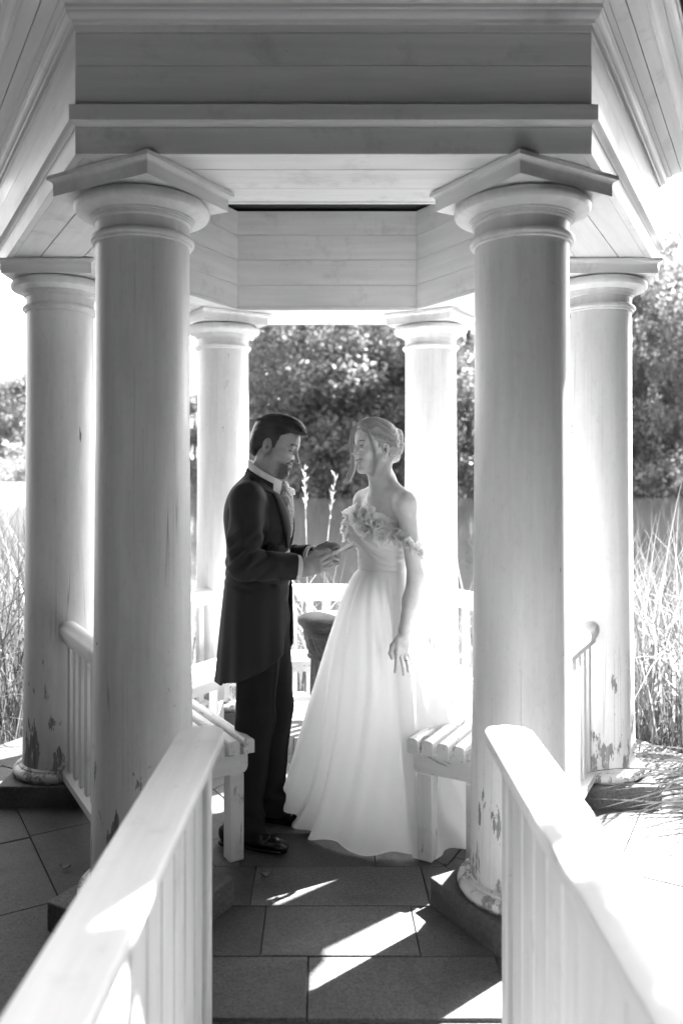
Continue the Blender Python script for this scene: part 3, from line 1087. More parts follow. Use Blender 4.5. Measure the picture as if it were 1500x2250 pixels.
def build_reeds():
    rs = np.random.RandomState(8)
    def bed(name, label, pts, hlo, hhi, dens_bent=.25, mat='reed', wlo=.007, whi=.017):
        specs = []
        for x, y in pts:
            z0 = max(gh(x, y), -.5)
            h = rs.uniform(hlo, hhi)
            ang = rs.uniform(0, 2 * np.pi)
            lean = abs(rs.normal()) * .14
            d = np.array([np.cos(ang) * lean, np.sin(ang) * lean, 1.0]); d /= np.linalg.norm(d)
            k = rs.uniform(.05, .3) if rs.rand() > dens_bent else rs.uniform(.35, .85)
            a2 = ang + rs.normal() * .5
            g = np.array([np.cos(a2) * k, np.sin(a2) * k, -k * .75])
            sa = rs.uniform(0, np.pi)
            specs.append(((x, y, z0), d, h, rs.uniform(wlo, whi), g, (np.cos(sa), np.sin(sa), 0)))
        v, f = ribbons(specs)
        o = link_mesh(name, raw_mesh(name, v, f), M[mat])
        tag(o, label, 'reeds', None, 'stuff')
    def area(n, fn):
        out = []
        while len(out) < n:
            p = fn()
            if p is not None:
                out.append(p)
        return out
    def right():
        x, y = rs.uniform(1.72, 4.4), rs.uniform(-.25, 4.2)
        apo = max(abs(x) * .866 + abs(y) * .5, abs(y))
        return (x, y) if apo > 1.93 and y < 3.6 and x > 1.72 + max(0, -y) * 1.2 else None
    def left():
        x, y = rs.uniform(-4.6, -1.72), rs.uniform(-.1, 4.5)
        apo = max(abs(x) * .866 + abs(y) * .5, abs(y))
        return (x, y) if apo > 1.95 else None
    def back():
        x, y = rs.uniform(-1.9, 1.3), rs.uniform(2.0, 3.1)
        return (x, y) if rs.rand() < (1.0 if x < .25 else .35) else None
    bed('reed_bed', 'dense sunlit reeds right of the right side column', area(4600, right), .85, 1.95, .3)
    bed('reed_bed', 'dense sunlit reeds left of the left side column', area(4600, left), 1.0, 2.1, .35)
    bed('reed_bed', 'bright reeds behind the back balustrade, between the couple', area(620, back), .80, 1.50, .5, 'reed', .009, .02)
    # undergrowth of short blades that closes the bank
    bed('bank_grass', 'short tangled grass along the bank behind the pavilion', area(900, back) + area(1500, right) + area(1500, left), .18, .6, .6, 'reed', .006, .012)
    # flattened reeds lying over the right plinth
    specs = []
    for i in range(150):
        x, y = rs.uniform(1.50, 2.1), rs.uniform(-.62, -.02)
        ang = rs.normal(math.pi * 1.12, .42)
        d = np.array([math.cos(ang), math.sin(ang), rs.uniform(-.04, .34)])
        d /= np.linalg.norm(d)
        L = rs.uniform(.3, .75)
        specs.append(((x + .15, y + .12, rs.uniform(.01, .16)), d, L, rs.uniform(.005, .012), np.array([0, 0, -max(.0, d[2] * .8)]), (rs.normal() * .3, rs.normal() * .3, 1.0)))
    v, f = ribbons(specs)
    v[:, 2] = np.maximum(v[:, 2], .004)
    o = link_mesh('flattened_reeds', raw_mesh('flattened_reeds', v, f), M['reed_dry'])
    tag(o, 'dry flattened reeds spilling over the right side column plinth', 'reeds', None, 'stuff')
    # two tall flowering stems between the couple
    for (bx, by), (tx, ty), d, lab, nb in (((676, 1290), (668, 1030), 5.6, 'tall reed stem with seed head, nearer to the groom\'s face', 17),
                                          ((706, 1290), (737, 1048), 5.75, 'tall bent reed stem with seed head, nearer to the bride\'s hair', 15)):
        p1 = ray(tx, ty, d)
        p0 = ray(bx, by, d)
        z0 = max(gh(p0.x, p0.y), -.5)
        p0.z = z0
        root = empty('flowering_reed', p0)
        tag(root, lab, 'reed', 'flowering reed stems behind the couple')
        n = 14
        pts = [Vector((0, 0, 0)).lerp(p1 - p0, i / n) + Vector(((p1 - p0).x * ((i / n) ** 2.2 - i / n) * 1.2, 0, 0)) for i in range(n + 1)]
        segs = [(pts[i], pts[i + 1], 0.0055 - .003 * i / n, .0055 - .003 * (i + 1) / n) for i in range(n)]
        link_mesh('stem', smooth_by_angle(limb_mesh('stem', segs), 70), M['reed_bright'], root)
        rn = random.Random(int(tx))
        segs = []
        for i in range(nb):
            t = min(.995, .83 + .17 * (i / (nb - 1)) ** .8 + rn.uniform(-.02, .02))
            b = pts[int(t * n)].lerp(pts[min(n, int(t * n) + 1)], t * n - int(t * n))
            s = -1 if i % 2 else 1
            tip = b + Vector((s * rn.uniform(.002, .030), rn.uniform(-.02, .02), rn.uniform(.022, .062)))
            mid = b.lerp(tip, .45)
            segs += [(b, mid, .002, .006), (mid, tip, .006, .0015)]
        tag(link_mesh('seed_head', smooth_by_angle(limb_mesh('seed_head', segs), 80), M['reed_bright'], root), kind='stuff')
        specs = []
        for i in range(5):
            t = rn.uniform(.3, .62)
            b = pts[int(t * n)]
            a = rn.choice((0, math.pi)) + rn.uniform(-.5, .5)
            d_ = np.array([math.cos(a) * .55, math.sin(a) * .3, .85])
            specs.append((tuple(b), d_, rn.uniform(.25, .42), .011, np.array([math.cos(a) * .12, 0, -.1]), (0.3, 1, 0)))
        v, f = ribbons(specs)
        link_mesh('blade', raw_mesh('blade', v, f), M['reed_bright'], root)
build_trees()
build_shade_grove()
build_reeds()
# ------------------------------------------------------------------ implicit surfaces for the people
def smin(a, b, k):
    h = np.clip(.5 + .5 * (b - a) / k, 0, 1)
    return b + (a - b) * h - k * h * (1 - h)

class SDF:
    """smooth unions and cuts of simple shapes, each with a bounding sphere for culling"""
    def __init__(s):
        s.ops = []
        s.post = None
        s.xf = None                       # (origin, rotation, scale) of the frame the shapes are given in
    def _add(s, op, fn, k, c, r):
        c = np.asarray(c, np.float64)
        if s.xf is not None:
            o, Rm, sc = s.xf
            f0 = fn
            fn = lambda P, f0=f0, o=o, Rm=Rm, sc=sc: f0((P - o) @ Rm / sc) * sc
            c, r, k = o + Rm @ c * sc, r * sc, k * sc
        s.ops.append((op, fn, k, c.astype(np.float32), r))
        return s
    def ell(s, c, r, k=.01, op='+', rot=None):
        c, r = np.array(c, np.float32), np.array(r, np.float32)
        def fn(P):
            q = P - c
            if rot is not None:
                q = q @ rot
            k0 = np.sqrt(((q / r) ** 2).sum(-1)) + 1e-9
            k1 = np.sqrt(((q / (r * r)) ** 2).sum(-1)) + 1e-9
            return k0 * (k0 - 1) / k1
        return s._add(op, fn, k, c, float(r.max()))
    def cone(s, a, b, ra, rb, k=.01, op='+', flat=None):
        a, b = np.array(a, np.float32), np.array(b, np.float32)
        ba = b - a
        bb = float(ba @ ba) + 1e-12
        def fn(P):
            pa = P - a
            t = np.clip((pa @ ba) / bb, 0, 1)
            return np.sqrt(((pa - t[..., None] * ba) ** 2).sum(-1)) - (ra + (rb - ra) * t)
        return s._add(op, fn, k, (a + b) / 2, float(np.sqrt(bb)) / 2 + max(ra, rb))
    def box(s, c, h, rd, k=.01, op='+', rot=None):
        c, h = np.array(c, np.float32), np.array(h, np.float32)
        def fn(P):
            q = P - c
            if rot is not None:
                q = q @ rot
            q = np.abs(q) - (h - rd)
            return np.sqrt((np.maximum(q, 0) ** 2).sum(-1)) + np.minimum(q.max(-1), 0) - rd
        return s._add(op, fn, k, c, float(np.linalg.norm(h)))
    def fun(s, fn, k=.01, op='+', c=(0, 0, 0), r=9.0):
        return s._add(op, fn, k, c, r)
    def __call__(s, P, cc=None, cr=0.0):
        d = np.full(P.shape[:-1], .5, np.float32)
        for op, fn, k, c, r in s.ops:
            if cc is not None and r < 8 and np.linalg.norm(cc - c) > r + cr + k * 1.5 + .03:
                continue
            v = fn(P)
            if op == '+':
                d = smin(d, v, k)
            elif op == '-':
                d = -smin(-d, v, k)
            else:                         # '&'
                d = -smin(-d, -v, k)
        return s.post(P, d) if s.post else d

def surface(f, lo, hi, h, B=10, slack=2.3):
    """surface nets over the blocks the surface passes through"""
    lo = np.array(lo, np.float32)
    nb = np.ceil((np.array(hi) - lo) / (h * B)).astype(int)
    bi = np.stack(np.meshgrid(*[np.arange(v) for v in nb], indexing='ij'), -1).reshape(-1, 3)
    cen = lo + (bi + .5) * (B * h)
    rad = B * h * .5 * 1.7321
    val = f(cen.astype(np.float32))
    bi = bi[np.abs(val) < rad * slack + 2 * h]
    g = np.stack(np.meshgrid(*[np.arange(B + 1)] * 3, indexing='ij'), -1).astype(np.float32)
    N = nb * B + 2
    ids, pos, quads = [], [], []
    corners = [(i, j, k) for i in (0, 1) for j in (0, 1) for k in (0, 1)]
    edges = [(a, b) for a in range(8) for b in range(a + 1, 8) if sum(x != y for x, y in zip(corners[a], corners[b])) == 1]
    def gid(c):
        return ((c[..., 0] + 1) * N[1] + c[..., 1] + 1) * N[2] + c[..., 2] + 1
    for b in bi:
        org = b * B
        P = lo + (org + g) * h
        V = f(P, lo + (org + B / 2) * h, rad)
        ins = V < 0
        sm = sum(ins[i:B + i, j:B + j, k:B + k].astype(np.int8) for i, j, k in corners)
        act = (sm > 0) & (sm < 8)
        if not act.any():
            continue
        ac = np.argwhere(act)
        cv = np.stack([V[ac[:, 0] + i, ac[:, 1] + j, ac[:, 2] + k] for i, j, k in corners], 1)
        acc = np.zeros((len(ac), 3), np.float32)
        cnt = np.zeros(len(ac), np.float32)
        for e0, e1 in edges:
            v0, v1 = cv[:, e0], cv[:, e1]
            m = (v0 < 0) != (v1 < 0)
            t = np.where(m, v0 / np.where(m, v0 - v1, 1), 0)[:, None]
            p = np.array(corners[e0], np.float32) * (1 - t) + np.array(corners[e1], np.float32) * t
            acc += np.where(m[:, None], p, 0)
            cnt += m
        ids.append(gid(ac + org))
        pos.append(lo + (ac + org + acc / cnt[:, None]) * h)
        for ax in range(3):
            sl0 = ins[:B, :B, :B]
            sh = [slice(0, B)] * 3
            sh[ax] = slice(1, B + 1)
            sl1 = ins[tuple(sh)]
            ch = np.argwhere(sl0 != sl1)
            if not len(ch):
                continue
            flip = sl0[ch[:, 0], ch[:, 1], ch[:, 2]]
            u, w = (ax + 1) % 3, (ax + 2) % 3
            q = []
            for du, dw in ((-1, -1), (0, -1), (0, 0), (-1, 0)):
                cc = ch + org
                cc = cc.copy()
                cc[:, u] += du
                cc[:, w] += dw
                q.append(gid(cc))
            q = np.stack(q, 1)
            q[~flip] = q[~flip][:, ::-1]
            quads.append(q)
    ids, pos, quads = np.concatenate(ids), np.concatenate(pos), np.concatenate(quads)
    order = np.argsort(ids)
    ids, pos = ids[order], pos[order]
    ix = np.clip(np.searchsorted(ids, quads), 0, len(ids) - 1)
    good = (ids[ix] == quads).all(1)
    return pos, ix[good]

def rotz(a):
    c, s = math.cos(a), math.sin(a)
    return np.array([[c, -s, 0], [s, c, 0], [0, 0, 1]])
def roty(a):
    c, s = math.cos(a), math.sin(a)
    return np.array([[c, 0, s], [0, 1, 0], [-s, 0, c]])
def rotx(a):
    c, s = math.cos(a), math.sin(a)
    return np.array([[1, 0, 0], [0, c, -s], [0, s, c]])

def person_mesh(name, parts, mat, parent, colour=None):
    """parts: list of (verts, quads) in the person's frame"""
    vs_, fs, b = [], [], 0
    for v, q in parts:
        vs_.append(v)
        fs.append(q + b)
        b += len(v)
    V, F = np.concatenate(vs_), np.concatenate(fs)
    me = raw_mesh(name, V, F)
    if colour is not None:
        co = np.empty(len(me.vertices) * 3, np.float32)
        me.vertices.foreach_get('co', co)
        g = colour(co.reshape(-1, 3))
        a = me.attributes.new('shade', 'FLOAT', 'POINT')
        a.data.foreach_set('value', g.astype(np.float32))
    return link_mesh(name, me, mat, parent, True)

def m_attr(name, rough=.5, spec=.4, bump_scale=0, sss=0.0, trans=None, sheen=0.0):
    n = NT(name)
    at = n.n('Attribute', attribute_name='shade')
    if name == 'skin':
        v = n.coords()
        n.base(n.math('MULTIPLY', at.outputs['Fac'], n.math('MULTIPLY', n.ramp(n.noise(v, 26, 5, .65), .3, .7, .90, 1.08), n.ramp(n.noise(v, 260, 3, .6), .3, .7, .94, 1.05))))
    else:
        n.base(at.outputs['Fac'])
    n.rough(rough)
    n.bsdf.inputs['Specular IOR Level'].default_value = spec
    if sheen:
        n.bsdf.inputs['Sheen Weight'].default_value = sheen
    if bump_scale:
        n.bump(n.noise(n.coords(), bump_scale, 3), .2, .001)
    if sss:
        n.bsdf.inputs['Subsurface Weight'].default_value = sss
        n.bsdf.inputs['Subsurface Radius'].default_value = (.012, .012, .012)
        n.bsdf.inputs['Subsurface Scale'].default_value = .6
    if trans:
        n.translucent(at.outputs['Fac'], trans)
    return n.m

M['skin'] = m_attr('skin', .48, .35, 420, .25)
M['hair'] = m_attr('hair', .36, .6)
M['hair_fair'] = m_attr('hair_fair', .40, .5, 0, 0, .40)
M['suit'] = m_plain('suit_wool', .027, .75, 420, .25, .25, .3)
M['trouser'] = m_plain('trouser_wool', .022, .9, 420, .25, .2, .12)
M['shoe'] = m_plain('polished_leather', .008, .22, 40, .2, 0, .4)
M['shirt'] = m_plain('white_cotton', .80, .8, 200, .04)
M['button'] = m_plain('dark_button', .01, .3)
M['paper'] = m_plain('paper', .82, .7, 60, .03)
M['pearl'] = m_plain('pearl', .8, .2, 60, .03)

def m_dress(name, base, tr):
    n = NT(name)
    n.base(base)
    n.rough(.75)
    n.bsdf.inputs['Sheen Weight'].default_value = .2
    f = n.noise(n.coords(), 900, 2)
    n.bump(f, .05, .001)
    n.translucent(base, tr)
    return n.m
M['dress'] = m_dress('organza', .86, .34)
M['petal'] = m_dress('petal_silk', .92, .62)

def m_cravat():
    n = NT('cravat_silk')
    v = n.n('TexVoronoi')
    n.link(n.coords((1, 1, 1)), v.inputs['Vector'])
    v.inputs['Scale'].default_value = 130
    n.base(n.ramp(v.outputs['Distance'], .1, .5, .12, .5))
    n.rough(.4)
    return n.m
M['cravat'] = m_cravat()

# ------------------------------------------------------------------ heads
def add_head(S, o, Rm, sc, female, closed):
    """head shapes in centimetres: x forward, y left, z up, ear canal at the origin"""
    S.xf = (np.array(o), Rm, sc)
    f = female
    S.ell((-.4, 0, 4.5), (9.6, 7.4, 8.2), 1)
    S.ell((4.2, 0, 4.6), (5.3, 6.2, 5.2), 2)
    S.ell((3.6, 0, -2.0), (5.2, 5.6 if f else 5.9, 7.0), 2)
    for y in (-1, 1):
        S.cone((.2, y * (4.7 if f else 5.2), -4.4), (6.4, y * (1.2 if f else 1.7), -9.0), 1.7 if f else 2.0, 1.3 if f else 1.6, 2.2)
        S.ell((5.7, y * 4.0, -.9), (2.1, 2.0, 1.9), 1.8)
        S.ell((7.3, y * 3.1, -2.9), (1.7, 1.7, 1.6), 1.4)                # smiling cheek
        S.cone((8.9, y * .9, 2.9), (7.2, y * 4.5, 3.2), .55 if f else .95, .5 if f else .8, 1.4)
    S.ell((7.2, 0, -9.1) if f else (7.5, 0, -9.2), (1.6, 1.7, 1.4) if f else (1.8, 2.3, 1.6), 1.6)
    S.ell((6.9, 0, -5.4), (2.4, 2.9, 2.6), 1.5)
    # nose
    S.cone((8.7, 0, 2.3), (10.7 if f else 11.4, 0, -2.0 if f else -2.6), .6 if f else .75, .6 if f else .8, 1.0)
    S.ell((10.8, 0, -2.15) if f else (11.55, 0, -3.0), (.85, .8, .75) if f else (.95, .9, .85), .6)
    for y in (-1, 1):
        S.ell((9.7, y * 1.1, -2.6 if f else -3.1), (.85, .62, .62), .45)
        S.ell((10.2, y * .5, -3.2), (.35, .22, .3), .2, '-')
        # eye socket, eyeball, lids
        S.ell((10.0, y * 3.2, 1.35), (1.7, 1.9, 1.15), 1.0, '-')
        S.ell((7.95, y * 3.1, 1.2), (1.22, 1.25, 1.22), .12)
        up = .35 if not closed else -.55
        S.ell((7.9, y * 3.1, 1.2 + .5), (1.42, 1.5, 1.05 + (.5 if closed else 0)), .25)
        S.ell((7.9, y * 3.1, .35), (1.30, 1.45, .62), .3)
    # mouth: lips and the line of the smile
    up = .95 if f else .7
    for y in (-1, 1):
        S.cone((9.25, 0, -4.95), (7.7, y * 2.5, -5.3 + up), .42, .22, .5)
        S.cone((9.05, 0, -6.25), (7.7, y * 2.3, -5.5 + up), .55, .22, .5)
        S.cone((9.75, 0, -5.60), (7.85, y * 2.85, -5.25 + up), .27, .17, .22, '-')
        S.cone((9.0, y * 1.9, -3.0), (7.5, y * 3.5, -5.3), .12, .12, .9, '-')
    # ears
    for y in (-1, 1):
        tl = rotx(y * .25) @ roty(-.25)
        S.ell((-1.1, y * 7.35, .3), (1.75, .75, 3.1), .35, '+', tl)
        S.ell((-.55, y * 8.05, .55), (.95, .55, 1.75), .35, '-', tl)
        S.ell((-.5, y * 8.0, -.6), (.7, .6, .7), .3, '-')
        S.ell((-1.2, y * 7.95, .9), (.22, .3, 1.4), .3, '+', tl)
    S.xf = None

def head_local(P, o, Rm, sc):
    return (P - np.array(o)) @ Rm / sc

def h3(P, s=1.0):
    """cheap hash noise per vertex"""
    v = np.sin(P[:, 0] * 127.1 * s + P[:, 1] * 311.7 * s + P[:, 2] * 74.7 * s) * 43758.5453
    return v - np.floor(v)

def gauss(x, s):
    return np.exp(-(x / s) ** 2)

def tube_mesh(paths, seg=5):
    """paths: list of (points (n,3), radii (n,)) -> verts, quads"""
    vs_, fs, b = [], [], 0
    for P, rr in paths:
        P = np.asarray(P, np.float32)
        n = len(P)
        T = np.gradient(P, axis=0)
        T /= np.linalg.norm(T, axis=1)[:, None] + 1e-9
        up = np.array([.31, .53, .79])
        U = np.cross(T, up)
        U /= np.linalg.norm(U, axis=1)[:, None] + 1e-9
        W = np.cross(T, U)
        for i in range(seg):
            a = 2 * np.pi * i / seg
            vs_.append(P + (U * math.cos(a) + W * math.sin(a)) * np.asarray(rr)[:, None])
        # ring-major order
        blk = np.stack(vs_[-seg:], 1).reshape(-1, 3)
        del vs_[-seg:]
        vs_.append(blk)
        for j in range(n - 1):
            for i in range(seg):
                i2 = (i + 1) % seg
                fs.append((b + j * seg + i, b + j * seg + i2, b + (j + 1) * seg + i2, b + (j + 1) * seg + i))
        b += n * seg
    return np.concatenate(vs_), np.array(fs)

def spline(pts, n):
    """Catmull-Rom through pts"""
    pts = np.asarray(pts, np.float64)
    p = np.vstack([2 * pts[0] - pts[1], pts, 2 * pts[-1] - pts[-2]])
    m = len(pts) - 1
    out = []
    for t in np.linspace(0, m - 1e-6, n):
        i = int(t)
        u = t - i
        a, b, c, d = p[i], p[i + 1], p[i + 2], p[i + 3]
        out.append(.5 * ((2 * b) + (-a + c) * u + (2 * a - 5 * b + 4 * c - d) * u * u + (-a + 3 * b - 3 * c + d) * u ** 3))
    return np.array(out)

def finger(S, pts, r0, r1, k=.004):
    for i in range(len(pts) - 1):
        t0, t1 = i / (len(pts) - 1), (i + 1) / (len(pts) - 1)
        S.cone(pts[i], pts[i + 1], r0 + (r1 - r0) * t0, r0 + (r1 - r0) * t1, k)

def petal_mesh(L, W, cup, curl, rn, n=6, m=5):
    """one cupped petal growing along +x from the origin, +z up"""
    vs_, fs = [], []
    for i in range(n + 1):
        t = i / n
        w = W * (math.sin(math.pi * (.12 + .80 * t)) ** .7)
        for j in range(m + 1):
            s = j / m * 2 - 1
            x = L * t * (1 - .14 * s * s * t + .05 * math.sin(5 * s + rn) * t)
            y = w * s
            z = cup * (s * s) * w + curl * L * t * t + .09 * L * math.sin(7 * s + rn) * t * t + .05 * L * math.sin(13 * s + 2 * rn) * t ** 3
            vs_.append((x, y, z))
    for i in range(n):
        for j in range(m):
            a = i * (m + 1) + j
            fs.append((a, a + m + 1, a + m + 2, a + 1))
    return np.array(vs_), np.array(fs)

def flower_mesh(rn, count, L, W, openness):
    vs_, fs, b = [], [], 0
    for layer, (sc, op) in enumerate(((1.0, openness), (.66, openness + .42))):
        for i in range(count):
            v, f = petal_mesh(L * sc * rn.uniform(.85, 1.15), W * sc * rn.uniform(.85, 1.15), .55, rn.uniform(-.15, .35), rn.uniform(0, 6))
            Rm = rotz(2 * math.pi * (i + .5 * layer) / count + rn.uniform(-.25, .25)) @ roty(-op + rn.uniform(-.2, .2))
            vs_.append(v @ Rm.T)
            fs.append(f + b)
            b += len(v)
    return np.concatenate(vs_), np.concatenate(fs)

def frame_to(nrm, spin=0.0):
    """rotation taking +z to nrm"""
    z = np.array(nrm, float)
    z /= np.linalg.norm(z)
    x = np.cross((0.2, .9, .4), z)
    x /= np.linalg.norm(x)
    y = np.cross(z, x)
    return np.stack([x, y, z], 1) @ rotz(spin)
# ------------------------------------------------------------------ the groom
M['waistcoat'] = m_plain('waistcoat_wool', .34, .8, 300, .1)
def build_groom():
    root = empty('person', (-.295, -.48, 0), math.radians(-10))
    tag(root, 'dark-haired bearded groom in black morning coat reading from a card', 'person')
    HO, HS = (.060, 0, 1.640), .0102
    HR = rotz(math.radians(-4)) @ roty(math.radians(17))

    # ---- body: head, neck, hidden trunk and arms, both hands
    S = SDF()
    add_head(S, HO, HR, HS, False, True)
    S.cone((.040, 0, 1.60), (.000, 0, 1.46), .058, .060, .03)
    S.cone((.082, 0, 1.555), (.045, 0, 1.47), .030, .036, .03)
    SH = {-1: (-.012, -.19, 1.405), 1: (-.012, .19, 1.405)}
    EL = {-1: (.002, -.258, 1.168), 1: (-.03, .27, 1.13)}
    WR = {-1: (.192, -.150, 1.152), 1: (.205, .115, 1.168)}
    # near (right) hand: back of the hand to the camera, fingers folded round the card
    H = []
    def palm(c, half, rd, rot):
        S.box(c, half, rd, .012, '+', rot)
    rt = rotz(math.radians(16)) @ roty(math.radians(-10))
    S.cone((.185, -.152, 1.138), (.225, -.138, 1.145), .027, .028, .012)
    palm((.245, -.128, 1.154), (.042, .016, .036), .015, rt)
    kn = [(.283, -.116, 1.186), (.287, -.113, 1.167), (.284, -.112, 1.148), (.276, -.114, 1.135)]
    for i, kx in enumerate(kn):
        k0 = np.array(kx)
        L = (.040, .044, .042, .034)[i]
        p1 = k0 + np.array([L * .62, .030, .012 - .003 * i])
        p2 = p1 + np.array([L * .05, .028, .008])
        p3 = p2 + np.array([-L * .35, .016, .004])
        finger(S, [k0 + np.array([-.02, -.002, 0]), k0, p1, p2, p3], .0105, .0078)
    finger(S, [(.228, -.125, 1.180), (.262, -.112, 1.204), (.290, -.090, 1.206), (.312, -.074, 1.200)], .0135, .0085, .008)
    # far (left) hand, a little higher, thumb on the card
    S.cone((.20, .115, 1.166), (.235, .100, 1.176), .027, .028, .012)
    palm((.258, .088, 1.180), (.046, .017, .040), .015, rotz(math.radians(-18)) @ roty(math.radians(-8)))
    for i in range(4):
        k0 = np.array([.300, .072, 1.208 - .021 * i])
        L = (.042, .046, .043, .034)[i]
        p1 = k0 + np.array([L * .60, -.028, .004])
        p2 = p1 + np.array([L * .10, -.026, .002])
        p3 = p2 + np.array([-L * .3, -.018, .002])
        finger(S, [k0 + np.array([-.02, .002, 0]), k0, p1, p2, p3], .0105, .0078)
    finger(S, [(.238, .082, 1.212), (.275, .070, 1.228), (.312, .046, 1.226), (.334, .030, 1.219)], .0135, .0085, .008)
    parts = [surface(S, (-.06, -.11, 1.42), (.23, .11, 1.80), .0022), surface(S, (.17, -.19, 1.07), (.40, .14, 1.26), .0025)]
    T = SDF()      # hidden under the clothes, joins head and hands
    T.ell((0, 0, 1.28), (.09, .14, .20), .03).ell((0, 0, 1.02), (.09, .13, .14), .05).cone((0, 0, 1.40), (.03, 0, 1.50), .05, .048, .03)
    for s in (-1, 1):
        T.cone((0, s * .06, 1.41), SH[s], .04, .045, .03).cone(SH[s], EL[s], .042, .036, .02).cone(EL[s], WR[s], .036, .024, .02)
        T.cone((0, s * .08, .95), (0, s * .10, .5), .07, .05, .03).cone((0, s * .10, .5), (-.01, s * .115, .12), .045, .035, .02)
    parts.append(surface(T, (-.2, -.34, .05), (.27, .34, 1.55), .012))
    def colour(P):
        q = head_local(P, HO, HR, HS)
        x, y, z = q[:, 0], q[:, 1], q[:, 2]
        ay = np.abs(y)
        base = np.full(len(P), .40)
        head = (z > -13) & (P[:, 2] > 1.40)
        rnd = h3(P)
        # beard: jaw, chin, moustache, sideburn
        jaw = np.clip((-.22 * x - z - 2.4) / 1.6, 0, 1) * (x > -.5) * (z > -11.5)
        jaw *= np.clip((x + .2) / 1.6, 0, 1)
        must = gauss(z + 4.3, .75) * (x > 7.2) * (ay < 3.2)
        side = gauss(x - 1.5, 1.2) * (z < 1.5) * (z > -6)
        fullb = np.clip((x - 3.2) / 3.0, .30, 1)
        b = np.clip(np.maximum(np.maximum(jaw * fullb, must), side * .35), 0, 1)
        b *= np.where((gauss(z + 5.6, .75) * (x > 7.4) * (ay < 2.2)) > .4, .1, 1)
        dens = np.where(rnd < b * .8, 1.0, 0) * (.35 + .65 * b)
        base = np.where(head, base * (1 - np.clip(.30 * dens + .52 * b, 0, .86)), base)
        # lips, teeth, brow, lash line
        base = np.where(head & (gauss(z + 5.40, .24) * (x > 8.0) * (ay < 1.7) > .5), .60, base)
        base = np.where(head & (gauss(z + 6.2, .35) * (x > 8.1) * (ay < 1.8) > .5), .26, base)
        brow = (np.abs(z - (3.55 + .10 * (ay - 2.5) - .06 * (ay - 3) ** 2)) < .42) & (ay > 1.2) & (ay < 5.2) & (x > 5.6)
        base = np.where(head & brow & (rnd < .85), .20, base)
        lash = (np.abs(z - (.62 + .10 * (ay - 3.1) ** 2)) < .2) & (np.abs(ay - 3.1) < 1.45) & (x > 7.6)
        base = np.where(head & lash, .05, base)
        ear_shade = np.exp(-((x + .4) / .55) ** 2 - ((z + .3) / .8) ** 2) * (ay > 6.4)  # painted shade in the hollow of the ear
        base = np.where(head, base * (1 - .6 * ear_shade), base)
        return base
    person_mesh('body', parts, M['skin'], root, colour)

    # ---- hair
    S = SDF()
    S.xf = (np.array(HO), HR, HS)
    S.ell((-.9, 0, 5.1), (10.0, 8.0, 9.1), 1)
    S.ell((4.2, 0, 9.6), (6.2, 5.9, 4.6), 2.0)
    S.ell((8.2, -.6, 9.6), (3.4, 4.6, 2.3), 1.6, '+', roty(.35))
    S.ell((-7.0, 0, 0), (3.5, 6.2, 6.0), 2)
    def cut(P):
        x, y, z = P[..., 0], P[..., 1], P[..., 2]
        ay = np.abs(y)
        top = (3.6 + .64 * x - .10 * np.maximum(0, x - 6.5) - .25 * np.maximum(0, 3 - ay)) - z            # <0 keep, above the hairline
        back = np.maximum(x + 2.3 - .22 * (z - 2), (-6.6 - .30 * (x + 8)) - z)
        side = np.maximum(np.maximum(np.abs(x - 1.4) - .75 - .22 * np.maximum(z, 0), -2.0 - z), 3.0 - ay)
        return np.minimum(np.minimum(top * .86, back), side)
    S.fun(cut, .35, '&')
    ear = lambda P: np.sqrt(((P[..., 0] + 1.1) / 2.0) ** 2 + ((P[..., 2] - .4) / 3.0) ** 2) * 2 - 2.0
    S.fun(ear, .3, '-')
    S.xf = None
    o_, R_, s_ = np.array(HO), HR, HS
    def comb(P, d):
        q = (P - o_) @ R_ / s_
        th = np.arctan2(q[..., 1], q[..., 2] - 2.0)
        ln = q[..., 0] * .16
        w = np.sin(th * 34 + 2.2 * np.sin(ln * 3 + th * 3)) * .5 + np.sin(th * 71 + 3.1 * np.sin(ln * 4.1 + 1)) * .35 + np.sin(th * 17 + 1.7 * np.sin(ln * 2)) * .5
        side = np.clip((3.5 - q[..., 2]) / 4, 0, 1)                          # cropped hair at the sides falls downwards
        w2 = np.sin(q[..., 0] * 7 + q[..., 2] * 2.0 + 2 * np.sin(q[..., 2] * 1.3))
        return d + s_ * .10 * (w * (1 - side) + w2 * side)
    S.post = comb
    hv, hq = surface(S, (-.09, -.11, 1.52), (.24, .11, 1.82), .0020)
    rn = np.random.RandomState(3)
    paths = []
    for i in range(620):                                                   # loose strands, combed back with a soft front
        y0 = rn.uniform(-5.6, 5.2)
        x0 = 9.4 - .10 * y0 * y0 + rn.normal() * .35
        pts = [(x0, y0, 8.6 + rn.normal() * .4), (x0 + .8 - .1 * abs(y0), y0, 10.6 + rn.normal() * .4), (x0 - 3.2, y0 * 1.08, 13.0 - .06 * y0 * y0 + rn.normal() * .2), (x0 - 9, y0 * 1.18, 13.6 - .085 * y0 * y0 + rn.normal() * .2), (x0 - 15.5, y0 * 1.08, 10.4 - .05 * y0 * y0 + rn.normal() * .3)]
        c = spline(pts, 14) * HS @ HR.T + o_
        paths.append((c, np.linspace(.0011, .0004, 14)))
    for i in range(60):                                                    # forelock falling over the brow
        y0 = rn.uniform(-4.5, 3.0)
        pts = [(4 + rn.normal() * .5, y0, 12.6), (8.2, y0 - .3, 12.2 + rn.normal() * .3), (11.0 + rn.normal() * .3, y0 - .5, 10.4), (11.6 + rn.normal() * .4, y0 - .6, 8.6 + rn.normal() * .5)]
        c = spline(pts, 10) * HS @ HR.T + o_
        paths.append((c, np.linspace(.0012, .0004, 10)))
    sv, sq = tube_mesh(paths, 4)
